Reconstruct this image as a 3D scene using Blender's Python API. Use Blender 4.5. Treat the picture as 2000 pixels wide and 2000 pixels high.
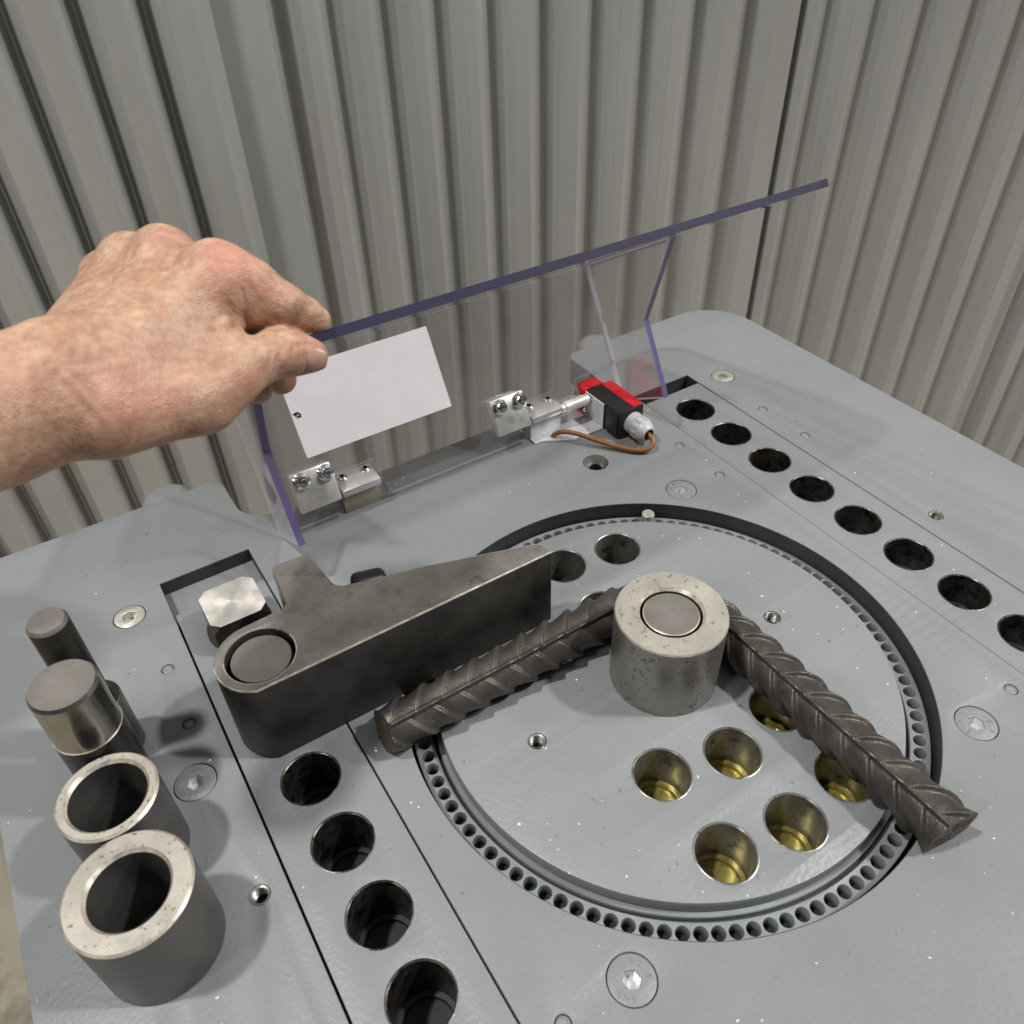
import bpy, bmesh, math, random
import numpy as np
from mathutils import Vector, Matrix

for o in list(bpy.data.objects):
    bpy.data.objects.remove(o, do_unlink=True)
scene = bpy.context.scene
C = scene.collection
random.seed(11)
R = math.radians

# ------------------------------------------------------------------ camera
cam_d = bpy.data.cameras.new('camera')
cam = bpy.data.objects.new('camera', cam_d)
C.objects.link(cam)
CAM = Vector((-0.30172, -0.28220, 0.51216))
CR = ((0.843854, 0.367999, -0.390497), (-0.535935, 0.542554, -0.646845), (-0.026173, 0.755123, 0.655060))
m = Matrix(CR).to_4x4()
m.translation = CAM
cam.matrix_world = m
cam_d.sensor_width = 36.0
cam_d.lens = 28.87
cam_d.clip_start = 0.01
cam_d.clip_end = 60
cam_d.dof.use_dof = True
cam_d.dof.focus_distance = 0.68
cam_d.dof.aperture_fstop = 11.0
scene.camera = cam

# ------------------------------------------------------------------ light: two ceiling lamps of a workshop hall, plus added fill lights
w = bpy.data.worlds.new('World')
scene.world = w
w.use_nodes = True
w.node_tree.nodes['Background'].inputs[0].default_value = (0.93, 0.97, 1.0, 1)
w.node_tree.nodes['Background'].inputs[1].default_value = 0.06

def lamp(name, loc, aim, power, size, shape='DISK', size_y=None, col=(1, 1, 1)):
    d = bpy.data.lights.new(name, 'AREA')
    d.energy = power; d.shape = shape; d.size = size; d.color = col
    if size_y: d.size_y = size_y
    o = bpy.data.objects.new(name, d); C.objects.link(o)
    o.location = loc
    o.rotation_euler = (Vector(aim) - Vector(loc)).to_track_quat('-Z', 'Y').to_euler()
    return o
lamp('hall_or_fill_light', (-1.75, 0.5, 4.0), (0, 0.1, 0), 122, 0.26, col=(1, 0.975, 0.93))
lamp('hall_or_fill_light', (2.35, -1.65, 4.0), (0, 0.1, 0), 140, 0.28, col=(1, 0.985, 0.95))
lamp('hall_or_fill_light', (0.6, -0.7, 4.3), (0.6, -0.5, 0), 20, 4.5, 'RECTANGLE', 4.5, col=(0.97, 0.985, 1))  # broad overhead fill, added to stand in for ceiling bounce

lamp('hall_or_fill_light', (4.6, -2.4, 3.7), (0.4, 0.8, 0.3), 120, 0.9, col=(1, 0.98, 0.94))  # added side light that brightens the right-facing wall slopes
lamp('hall_or_fill_light', (-4.4, -0.6, 3.7), (0.2, 0.8, 0.3), 58, 0.9, col=(1, 0.98, 0.95))  # weaker added side light for the left-facing wall slopes

scene.view_settings.view_transform = 'Standard'
scene.view_settings.look = 'None'
scene.view_settings.exposure = 0.0
scene.view_settings.gamma = 1.0
scene.render.engine = 'CYCLES'
scene.cycles.max_bounces = 10
scene.cycles.transparent_max_bounces = 24
scene.cycles.caustics_reflective = False
scene.cycles.caustics_refractive = False

# ------------------------------------------------------------------ materials
def newmat(name):
    ma = bpy.data.materials.new(name); ma.use_nodes = True
    nt = ma.node_tree
    return ma, nt, nt.nodes['Principled BSDF']

def N(nt, kind, **kw):
    n = nt.nodes.new(kind)
    for k, v in kw.items():
        if k in n.inputs: n.inputs[k].default_value = v
        else: setattr(n, k, v)
    return n

def ramp(nt, src, stops):
    r = nt.nodes.new('ShaderNodeValToRGB')
    els = r.color_ramp.elements
    while len(els) < len(stops): els.new(0.5)
    for e, (p, c) in zip(els, stops):
        e.position = p
        e.color = (c, c, c, 1) if not isinstance(c, tuple) else (*c, 1)
    nt.links.new(src, r.inputs[0])
    return r

def coords(nt, scale=None):
    tc = nt.nodes.new('ShaderNodeTexCoord')
    return tc.outputs['Object']

def surface(name, base, rough=0.5, metal=0.0, var=0.12, vscale=20.0, bump=0.0, bscale=600.0, bdist=0.0006,
            stain=None, stain_scale=60.0, stain_lo=0.62, stain_hi=0.7, rvar=0.1, spec=0.5, world=True):
    """a principled surface with broad mottling, fine relief and optional stains"""
    ma, nt, b = newmat(name)
    L = nt.links
    co = coords(nt)
    if world:
        co = nt.nodes.new('ShaderNodeNewGeometry').outputs['Position']
    n1 = N(nt, 'ShaderNodeTexNoise', Scale=vscale, Detail=6.0, Roughness=0.6)
    L.new(co, n1.inputs['Vector'])
    lo = tuple(c * (1 - var) for c in base); hi = tuple(min(1, c * (1 + var)) for c in base)
    r1 = ramp(nt, n1.outputs['Fac'], [(0.3, lo), (0.7, hi)])
    col = r1.outputs[0]
    if stain:
        n2 = N(nt, 'ShaderNodeTexNoise', Scale=stain_scale, Detail=8.0, Roughness=0.7)
        L.new(co, n2.inputs['Vector'])
        r2 = ramp(nt, n2.outputs['Fac'], [(stain_lo, 0.0), (stain_hi, 1.0)])
        mx = N(nt, 'ShaderNodeMix', data_type='RGBA')
        L.new(r2.outputs[0], mx.inputs['Factor']); L.new(col, mx.inputs[6])
        mx.inputs[7].default_value = (*stain, 1)
        col = mx.outputs[2]
    L.new(col, b.inputs['Base Color'])
    b.inputs['Metallic'].default_value = metal
    b.inputs['Specular IOR Level'].default_value = spec
    r3 = ramp(nt, n1.outputs['Fac'], [(0.3, max(0.03, rough - rvar)), (0.7, min(1, rough + rvar))])
    L.new(r3.outputs[0], b.inputs['Roughness'])
    if bump:
        n3 = N(nt, 'ShaderNodeTexNoise', Scale=bscale, Detail=3.0)
        L.new(co, n3.inputs['Vector'])
        bp = N(nt, 'ShaderNodeBump', Strength=bump, Distance=bdist)
        L.new(n3.outputs['Fac'], bp.inputs['Height']); L.new(bp.outputs[0], b.inputs['Normal'])
    return ma

M = {}
# machine paint: grey, orange peel, slightly worn
def paint_mat(name, base):
    ma, nt, b = newmat(name)
    L = nt.links
    co = nt.nodes.new('ShaderNodeNewGeometry').outputs['Position']
    n1 = N(nt, 'ShaderNodeTexNoise', Scale=7.0, Detail=5.0, Roughness=0.6); L.new(co, n1.inputs['Vector'])
    r1 = ramp(nt, n1.outputs['Fac'], [(0.3, tuple(c * 0.94 for c in base)), (0.7, tuple(c * 1.05 for c in base))])
    # small dark scuffs and pale nicks
    n2 = N(nt, 'ShaderNodeTexNoise', Scale=150.0, Detail=2.0); L.new(co, n2.inputs['Vector'])
    r2 = ramp(nt, n2.outputs['Fac'], [(0.735, 0.0), (0.76, 0.75)])
    m1 = N(nt, 'ShaderNodeMix', data_type='RGBA'); L.new(r2.outputs[0], m1.inputs['Factor'])
    L.new(r1.outputs[0], m1.inputs[6]); m1.inputs[7].default_value = (0.14, 0.14, 0.14, 1)
    n4 = N(nt, 'ShaderNodeTexNoise', noise_dimensions='4D', Scale=210.0, Detail=1.0); n4.inputs['W'].default_value = 3.0; L.new(co, n4.inputs['Vector'])
    r4 = ramp(nt, n4.outputs['Fac'], [(0.755, 0.0), (0.77, 0.9)])
    m2 = N(nt, 'ShaderNodeMix', data_type='RGBA'); L.new(r4.outputs[0], m2.inputs['Factor'])
    L.new(m1.outputs[2], m2.inputs[6]); m2.inputs[7].default_value = (0.72, 0.73, 0.73, 1)
    # faint row of rubbed lines beside the right hand row of holes
    sx = N(nt, 'ShaderNodeSeparateXYZ'); L.new(co, sx.inputs[0])
    wv = N(nt, 'ShaderNodeTexWave', bands_direction='Y', Scale=36.0, Distortion=1.2); wv.inputs['Detail Scale'].default_value = 30.0; L.new(co, wv.inputs['Vector'])
    rw = ramp(nt, wv.outputs['Fac'], [(0.62, 0.0), (0.95, 0.10)])
    ds = N(nt, 'ShaderNodeVectorMath', operation='DISTANCE'); L.new(co, ds.inputs[0]); ds.inputs[1].default_value = (0.214, -0.075, 0.0)
    rd = ramp(nt, ds.outputs['Value'], [(0.025, 1.0), (0.058, 0.0)])
    mm = N(nt, 'ShaderNodeMath', operation='MULTIPLY'); L.new(rw.outputs[0], mm.inputs[0]); L.new(rd.outputs[0], mm.inputs[1])
    m3 = N(nt, 'ShaderNodeMix', data_type='RGBA'); L.new(mm.outputs[0], m3.inputs['Factor']); L.new(m2.outputs[2], m3.inputs[6]); m3.inputs[7].default_value = (0.10, 0.10, 0.10, 1)
    L.new(m3.outputs[2], b.inputs['Base Color'])
    r3 = ramp(nt, n1.outputs['Fac'], [(0.3, 0.36), (0.7, 0.50)]); L.new(r3.outputs[0], b.inputs['Roughness'])
    n3 = N(nt, 'ShaderNodeTexNoise', Scale=300.0, Detail=2.5); L.new(co, n3.inputs['Vector'])
    bp = N(nt, 'ShaderNodeBump', Strength=0.48, Distance=0.0008)
    L.new(n3.outputs['Fac'], bp.inputs['Height']); L.new(bp.outputs[0], b.inputs['Normal'])
    b.inputs['Specular IOR Level'].default_value = 0.45
    return ma
M['paint'] = paint_mat('grey machine paint', (0.236, 0.251, 0.259))
M['disc_paint'] = paint_mat('grey turntable paint', (0.240, 0.254, 0.263))
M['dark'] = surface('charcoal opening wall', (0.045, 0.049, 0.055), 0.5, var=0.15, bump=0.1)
M['ring'] = surface('grey ring', (0.235, 0.25, 0.262), 0.42, var=0.1)
M['pit'] = surface('dark pit', (0.02, 0.022, 0.024), 0.6)
M['bore'] = surface('bored steel', (0.27, 0.26, 0.24), 0.33, metal=0.6, var=0.35, vscale=45, stain=(0.05, 0.04, 0.03), stain_scale=90, stain_lo=0.52, stain_hi=0.66)
M['bore_dark'] = surface('dark bored steel', (0.12, 0.11, 0.10), 0.36, metal=0.85, var=0.4, vscale=60, stain=(0.03, 0.022, 0.015), stain_scale=110, stain_lo=0.5, stain_hi=0.6)
M['oil'] = surface('oily bore bottom', (0.33, 0.275, 0.075), 0.24, metal=0.4, var=0.5, vscale=120)
M['bottom'] = surface('bore bottom', (0.045, 0.05, 0.052), 0.45, metal=0.2, var=0.3, vscale=90, stain=(0.09, 0.05, 0.03), stain_scale=140, stain_lo=0.6, stain_hi=0.68)
M['zinc'] = surface('zinc plated steel', (0.76, 0.78, 0.80), 0.34, metal=0.3, var=0.10, vscale=60, rvar=0.06)
M['chrome'] = surface('bright steel', (0.75, 0.76, 0.77), 0.14, metal=1.0, var=0.06, vscale=120)
M['alu'] = surface('satin aluminium', (0.74, 0.725, 0.715), 0.42, metal=0.75, var=0.04, vscale=60, bump=0.05, bscale=900)
M['bright'] = surface('turned steel face', (0.87, 0.845, 0.78), 0.46, metal=0.85, var=0.08, vscale=90)
M['screw'] = surface('silver screw', (0.78, 0.76, 0.70), 0.36, metal=0.75, var=0.1, vscale=180, stain=(0.3, 0.27, 0.2), stain_scale=160, stain_lo=0.62, stain_hi=0.7)
M['arm_top'] = surface('forged steel', (0.235, 0.220, 0.198), 0.46, metal=0.5, var=0.30, vscale=26, bump=0.25, bscale=700, stain=(0.07, 0.062, 0.055), stain_scale=38, stain_lo=0.56, stain_hi=0.72)
def scratches(ma, col, amount=0.8):
    """short bright nicks running in two directions"""
    nt = ma.node_tree; b = nt.nodes['Principled BSDF']; L = nt.links
    co = nt.nodes.new('ShaderNodeNewGeometry').outputs['Position']
    for ang, lo in ((0.5, 0.735), (-0.9, 0.72), (1.9, 0.725)):
        src = b.inputs['Base Color'].links[0].from_socket
        mp = N(nt, 'ShaderNodeMapping'); mp.inputs['Rotation'].default_value = (0, 0, ang); mp.inputs['Scale'].default_value = (150, 800, 200); L.new(co, mp.inputs[0])
        n = N(nt, 'ShaderNodeTexNoise', Scale=1.0, Detail=1.0); L.new(mp.outputs[0], n.inputs['Vector'])
        r = ramp(nt, n.outputs['Fac'], [(lo, 0.0), (lo + 0.03, amount)])
        m = N(nt, 'ShaderNodeMix', data_type='RGBA'); L.new(r.outputs[0], m.inputs['Factor']); L.new(src, m.inputs[6]); m.inputs[7].default_value = (*col, 1)
        L.new(m.outputs[2], b.inputs['Base Color'])
scratches(M['arm_top'], (0.48, 0.44, 0.385), 0.5)
M['arm_side'] = surface('oiled steel with painted shade', (0.048, 0.045, 0.040), 0.46, metal=0.35, var=0.45, vscale=40, bump=0.25, bscale=420)  # oiled black finish, with the weak front light put into the colour
M['edge_steel'] = surface('pale steel edge', (0.72, 0.66, 0.56), 0.4, metal=0.7, var=0.2, vscale=200)  # paler colour for chamfers and rims
def pin_face():
    ma = surface('brown grey pin face', (0.215, 0.197, 0.178), 0.48, metal=0.3, var=0.1, vscale=60)
    nt = ma.node_tree; b = nt.nodes['Principled BSDF']; L = nt.links
    src = b.inputs['Base Color'].links[0].from_socket
    tc = nt.nodes.new('ShaderNodeTexCoord'); vm = N(nt, 'ShaderNodeVectorMath', operation='MULTIPLY'); vm.inputs[1].default_value = (1, 1, 0)
    L.new(tc.outputs['Object'], vm.inputs[0])
    ln = N(nt, 'ShaderNodeVectorMath', operation='LENGTH'); L.new(vm.outputs[0], ln.inputs[0])
    r = ramp(nt, ln.outputs['Value'], [(0.0, 1.08), (0.0075, 1.0), (0.0095, 1.25), (0.0115, 1.0), (0.0185, 0.92)])   # turned centre ring
    m = N(nt, 'ShaderNodeMix', data_type='RGBA', blend_type='MULTIPLY'); m.inputs['Factor'].default_value = 1
    L.new(src, m.inputs[6]); L.new(r.outputs[0], m.inputs[7]); L.new(m.outputs[2], b.inputs['Base Color'])
    return ma
M['pin_face'] = pin_face()
M['pin_side'] = surface('shaded pin side', (0.05, 0.047, 0.043), 0.32, metal=0.7, var=0.2, vscale=30)  # dark surroundings mirrored in the pin sides are put into this colour
M['pin_steel'] = surface('ground pin steel', (0.36, 0.34, 0.305), 0.24, metal=0.95, var=0.16, vscale=35, stain=(0.12, 0.08, 0.045), stain_scale=55, stain_lo=0.62, stain_hi=0.72)
M['ring_top'] = surface('pitted light steel face', (0.46, 0.43, 0.375), 0.45, metal=0.45, var=0.12, vscale=50, stain=(0.17, 0.12, 0.075), stain_scale=330, stain_lo=0.585, stain_hi=0.625, bump=0.15)
M['ring_side'] = surface('grey tube side', (0.15, 0.143, 0.134), 0.40, metal=0.7, var=0.2, vscale=40)
M['roller_side'] = surface('ground roller side', (0.30, 0.28, 0.25), 0.36, metal=0.7, var=0.12, vscale=30, stain=(0.09, 0.075, 0.06), stain_scale=210, stain_lo=0.59, stain_hi=0.615)
M['roller_top'] = surface('stained roller face', (0.47, 0.445, 0.39), 0.45, metal=0.4, var=0.16, vscale=38, stain=(0.24, 0.17, 0.09), stain_scale=150, stain_lo=0.55, stain_hi=0.66, bump=0.1)
M['rebar'] = surface('mill scale rebar', (0.080, 0.071, 0.062), 0.42, metal=0.45, var=0.3, vscale=45, bump=0.5, bscale=480, bdist=0.0009, stain=(0.15, 0.12, 0.09), stain_scale=60, stain_lo=0.55, stain_hi=0.72)
M['rebar_cut'] = surface('cut rebar end', (0.10, 0.075, 0.058), 0.5, metal=0.4, var=0.3, vscale=200, bump=0.5, bscale=600)
M['zinc_yellow'] = surface('yellowish zinc block', (0.42, 0.40, 0.31), 0.42, metal=0.5, var=0.1, vscale=60)
M['black'] = surface('black plastic', (0.012, 0.012, 0.013), 0.42, var=0.2, vscale=100, bump=0.1, bscale=1500, bdist=0.0002)
M['red'] = surface('red plastic', (0.62, 0.015, 0.025), 0.35, var=0.06, vscale=100)
M['gland'] = surface('pale grey plastic', (0.52, 0.53, 0.55), 0.36, var=0.04)
M['cable'] = surface('brown cable sheath', (0.27, 0.105, 0.03), 0.4, var=0.1, vscale=120)
M['rubber'] = surface('black rubber', (0.018, 0.018, 0.019), 0.6, var=0.2)
M['floor'] = surface('concrete floor', (0.42, 0.38, 0.29), 0.7, var=0.18, vscale=6, bump=0.2, bscale=90, stain=(0.24, 0.21, 0.16), stain_scale=9, stain_lo=0.5, stain_hi=0.7)
M['cabinet'] = surface('grey cabinet', (0.30, 0.32, 0.33), 0.5, var=0.05)

def wall_mat(name, base):
    ma, nt, b = newmat(name)
    L = nt.links
    co = nt.nodes.new('ShaderNodeNewGeometry').outputs['Position']
    mp = N(nt, 'ShaderNodeMapping'); mp.inputs['Scale'].default_value = (1, 1, 0.25); L.new(co, mp.inputs[0])
    n1 = N(nt, 'ShaderNodeTexNoise', Scale=5.0, Detail=6.0, Roughness=0.65); L.new(mp.outputs[0], n1.inputs['Vector'])
    r1 = ramp(nt, n1.outputs['Fac'], [(0.3, tuple(c * 0.9 for c in base)), (0.7, tuple(c * 1.08 for c in base))])
    L.new(r1.outputs[0], b.inputs['Base Color'])
    b.inputs['Metallic'].default_value = 0.35
    b.inputs['Roughness'].default_value = 0.34
    return ma
M['wall'] = wall_mat('coated steel sheet', (0.475, 0.472, 0.458))

# clear polycarbonate: light passes straight through a thin sheet, a little is mirrored; the sawn edges are violet
def clear_mat():
    ma = bpy.data.materials.new('clear polycarbonate'); ma.use_nodes = True
    nt = ma.node_tree; nt.nodes.remove(nt.nodes['Principled BSDF'])
    out = nt.nodes['Material Output']
    tr = N(nt, 'ShaderNodeBsdfTransparent'); tr.inputs[0].default_value = (0.915, 0.90, 0.895, 1)
    gl = N(nt, 'ShaderNodeBsdfGlossy', Roughness=0.03); gl.inputs[0].default_value = (1, 1, 1, 1)
    lw = N(nt, 'ShaderNodeLayerWeight', Blend=0.5)          # Schlick reflectance of one sheet face
    pw = N(nt, 'ShaderNodeMath', operation='POWER'); nt.links.new(lw.outputs['Facing'], pw.inputs[0]); pw.inputs[1].default_value = 5.0
    fr = N(nt, 'ShaderNodeMath', operation='MULTIPLY_ADD'); nt.links.new(pw.outputs[0], fr.inputs[0]); fr.inputs[1].default_value = 0.92; fr.inputs[2].default_value = 0.085
    mx = nt.nodes.new('ShaderNodeMixShader')
    hz = N(nt, 'ShaderNodeBsdfDiffuse'); hz.inputs[0].default_value = (0.8, 0.78, 0.82, 1)     # pale diffuse haze, added so the sheet stands out
    nz = N(nt, 'ShaderNodeTexNoise', Scale=14.0, Detail=8.0, Roughness=0.7); nt.links.new(nt.nodes.new('ShaderNodeNewGeometry').outputs['Position'], nz.inputs['Vector'])
    rz = ramp(nt, nz.outputs['Fac'], [(0.35, 0.012), (0.7, 0.05)])
    m0 = nt.nodes.new('ShaderNodeMixShader'); nt.links.new(rz.outputs[0], m0.inputs[0]); nt.links.new(tr.outputs[0], m0.inputs[1]); nt.links.new(hz.outputs[0], m0.inputs[2])
    nt.links.new(fr.outputs[0], mx.inputs[0]); nt.links.new(m0.outputs[0], mx.inputs[1]); nt.links.new(gl.outputs[0], mx.inputs[2])
    nt.links.new(mx.outputs[0], out.inputs[0])
    return ma
M['clear'] = clear_mat()
def edge_mat(name, tint, mixv):
    ma = bpy.data.materials.new(name); ma.use_nodes = True
    nt = ma.node_tree; b = nt.nodes['Principled BSDF']
    b.inputs['Base Color'].default_value = (*tint, 1); b.inputs['Roughness'].default_value = 0.3
    tr = N(nt, 'ShaderNodeBsdfTransparent'); tr.inputs[0].default_value = (0.75, 0.72, 0.85, 1)
    mx = nt.nodes.new('ShaderNodeMixShader'); mx.inputs[0].default_value = mixv
    nt.links.new(tr.outputs[0], mx.inputs[1]); nt.links.new(b.outputs[0], mx.inputs[2])
    nt.links.new(mx.outputs[0], nt.nodes['Material Output'].inputs[0])
    return ma
M['edge'] = edge_mat('violet sawn edge', (0.135, 0.11, 0.25), 0.93)
M['edge_cover'] = edge_mat('dark violet sawn edge', (0.040, 0.037, 0.075), 0.98)
M['edge_grey'] = edge_mat('greyish sheet edge', (0.74, 0.74, 0.78), 0.55)

def label_mat():
    ma, nt, b = newmat('white label film')
    L = nt.links
    co = coords(nt)
    n = N(nt, 'ShaderNodeTexNoise', Scale=40.0, Detail=4.0); L.new(co, n.inputs['Vector'])
    r = ramp(nt, n.outputs['Fac'], [(0.3, (0.88, 0.855, 0.92)), (0.7, (0.94, 0.915, 0.97))])
    L.new(r.outputs[0], b.inputs['Base Color']); b.inputs['Roughness'].default_value = 0.4
    return ma
M['label'] = label_mat()

# ------------------------------------------------------------------ helpers
def link(o, parent=None):
    C.objects.link(o)
    if parent: o.parent = parent
    return o

def mesh_obj(name, me, mats, parent=None, smooth=35):
    if not isinstance(mats, (list, tuple)): mats = [mats]
    for ma in mats: me.materials.append(ma)
    if smooth:
        me.polygons.foreach_set('use_smooth', [True] * len(me.polygons))
        me.set_sharp_from_angle(angle=R(smooth))
    return link(bpy.data.objects.new(name, me), parent)

def pydata(name, v, f, mats, parent=None, smooth=35, mi=None):
    me = bpy.data.meshes.new(name); me.from_pydata([tuple(p) for p in v], [], f); me.update()
    o = mesh_obj(name, me, mats, parent, smooth)
    if mi is not None: me.polygons.foreach_set('material_index', mi)
    return o

def empty(name, loc, rot=(0, 0, 0)):
    o = bpy.data.objects.new(name, None); o.empty_display_size = 0.02
    o.location = loc; o.rotation_euler = rot
    return link(o)

def tag(o, label=None, cat=None, group=None, kind=None):
    if label: o['label'] = label
    if cat: o['category'] = cat
    if group: o['group'] = group
    if kind: o['kind'] = kind
    return o

def circle(x, y, r, n=48, a0=0.0):
    return [(x + r * math.cos(a0 + 2 * math.pi * i / n), y + r * math.sin(a0 + 2 * math.pi * i / n)) for i in range(n)]

def rounded(pts, radii, n=8):
    """polygon with rounded corners; radii may be one number or one per corner"""
    out = []
    k = len(pts)
    if not isinstance(radii, (list, tuple)): radii = [radii] * k
    for i in range(k):
        p = Vector(pts[i]); a = Vector(pts[i - 1]); b = Vector(pts[(i + 1) % k]); r = radii[i]
        if r <= 0: out.append(tuple(p)); continue
        u = (a - p).normalized(); v = (b - p).normalized()
        ang = u.angle(v)
        t = min(r / math.tan(ang / 2), 0.49 * (a - p).length, 0.49 * (b - p).length)
        rr = t * math.tan(ang / 2)
        c = p + (u + v).normalized() * (rr / math.sin(ang / 2))
        s = p + u * t - c; e = p + v * t - c
        a0 = math.atan2(s.y, s.x); a1 = math.atan2(e.y, e.x)
        d = (a1 - a0 + math.pi) % (2 * math.pi) - math.pi
        for j in range(n + 1):
            q = a0 + d * j / n
            out.append((c.x + rr * math.cos(q), c.y + rr * math.sin(q)))
    return out

def plate_mesh(name, loops, z0, z1, bevel=0.0):
    cu = bpy.data.curves.new(name, 'CURVE'); cu.dimensions = '2D'; cu.fill_mode = 'BOTH'
    cu.extrude = (z1 - z0) / 2 - bevel; cu.bevel_depth = bevel; cu.bevel_resolution = 1
    cu.offset = -bevel
    for lp in loops:
        sp = cu.splines.new('POLY'); sp.points.add(len(lp) - 1); sp.use_cyclic_u = True
        for p, q in zip(sp.points, lp): p.co = (q[0], q[1], 0, 1)
    ob = bpy.data.objects.new(name, cu); C.objects.link(ob)
    dg = bpy.context.evaluated_depsgraph_get()
    me = bpy.data.meshes.new_from_object(ob.evaluated_get(dg))
    bpy.data.objects.remove(ob); bpy.data.curves.remove(cu)
    me.materials.clear()
    me.transform(Matrix.Translation((0, 0, (z0 + z1) / 2)))
    bm = bmesh.new(); bm.from_mesh(me)
    bmesh.ops.remove_doubles(bm, verts=bm.verts, dist=1e-6)
    bmesh.ops.recalc_face_normals(bm, faces=bm.faces)
    bm.to_mesh(me); bm.free()
    me.name = name
    return me

def plate(name, loops, z0, z1, mat, parent=None, bevel=0.0, side=None, matrix=None):
    """flat plate with holes: caps in `mat`, walls in `side`"""
    me = plate_mesh(name, loops, z0, z1, bevel)
    mats = [mat] + ([side] if side else [])
    mi = [1 if (side and abs(p.normal.z) < 0.5) else 0 for p in me.polygons]
    if matrix:
        me.transform(matrix)
        if matrix.determinant() < 0: me.flip_normals()
    o = mesh_obj(name, me, mats, parent, 35)
    me.polygons.foreach_set('material_index', mi)
    return o

def lathe(name, prof, mats, parent=None, loc=(0, 0, 0), seg=64, mi=None, axis=None, closed=False, smooth=30):
    """turned body: prof is a list of (radius, height); mi gives the material of each profile step"""
    v = []; f = []; fm = []
    rows = []
    for r, z in prof:
        if r < 1e-7:
            rows.append([len(v)]); v.append(Vector((0, 0, z)))
        else:
            rows.append(list(range(len(v), len(v) + seg)))
            v += [Vector((r * math.cos(2 * math.pi * i / seg), r * math.sin(2 * math.pi * i / seg), z)) for i in range(seg)]
    for k in range(len(rows) - 1):
        a, b = rows[k], rows[k + 1]
        for i in range(seg):
            j = (i + 1) % seg
            if len(a) == 1 and len(b) == 1: continue
            if len(a) == 1: f.append((a[0], b[j], b[i]))
            elif len(b) == 1: f.append((a[i], a[j], b[0]))
            else: f.append((a[i], a[j], b[j], b[i]))
            fm.append(mi[k] if mi else 0)
    if axis is not None:
        q = Vector((0, 0, 1)).rotation_difference(Vector(axis)).to_matrix()
        v = [q @ p for p in v]
    v = [p + Vector(loc) for p in v]
    return pydata(name, v, f, mats, parent, smooth, fm)

def box(name, x0, x1, y0, y1, z0, z1, mat, parent=None, bevel=0.0, matrix=None, seg=2):
    bm = bmesh.new(); bmesh.ops.create_cube(bm, size=1)
    for p in bm.verts:
        p.co = Vector(((x0 + x1) / 2 + p.co.x * (x1 - x0), (y0 + y1) / 2 + p.co.y * (y1 - y0), (z0 + z1) / 2 + p.co.z * (z1 - z0)))
    if bevel: bmesh.ops.bevel(bm, geom=bm.edges[:], offset=bevel, segments=seg, affect='EDGES', profile=0.5)
    if matrix: bm.transform(matrix)
    me = bpy.data.meshes.new(name); bm.to_mesh(me); bm.free()
    return mesh_obj(name, me, mat, parent, 35)

def tube(name, pts, r, mat, parent=None, seg=16, sub=8):
    """smooth round tube through points (Catmull-Rom)"""
    P = [Vector(p) for p in pts]
    path = []
    for i in range(len(P) - 1):
        a = P[max(0, i - 1)]; b = P[i]; c = P[i + 1]; d = P[min(len(P) - 1, i + 2)]
        for k in range(sub):
            t = k / sub
            path.append(0.5 * ((2 * b) + (c - a) * t + (2 * a - 5 * b + 4 * c - d) * t * t + (3 * b - a - 3 * c + d) * t ** 3))
    path.append(P[-1])
    v = []; f = []
    up = Vector((0, 0, 1))
    for i, p in enumerate(path):
        t = (path[min(i + 1, len(path) - 1)] - path[max(i - 1, 0)]).normalized()
        s = t.cross(up)
        s = s.normalized() if s.length > 1e-4 else Vector((1, 0, 0))
        u = s.cross(t)
        for k in range(seg):
            q = 2 * math.pi * k / seg
            v.append(p + s * (r * math.cos(q)) + u * (r * math.sin(q)))
    for i in range(len(path) - 1):
        for k in range(seg):
            j = (k + 1) % seg
            f.append((i * seg + k, i * seg + j, (i + 1) * seg + j, (i + 1) * seg + k))
    f.append(tuple(range(seg))[::-1]); f.append(tuple((len(path) - 1) * seg + k for k in range(seg)))
    return pydata(name, v, f, mat, parent, 40)

# ================================================================== the setting
fl = box('floor', -6, 6, -6, 6, -0.90, -0.85, M['floor'])
tag(fl, 'beige concrete workshop floor', 'floor', kind='structure')

HEAD = Vector((0.5168, 0.8561)); SIDE = Vector((0.8561, -0.5168))
def wpos(t, d): return Vector((CAM.x, CAM.y)) + HEAD * d + SIDE * t

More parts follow.
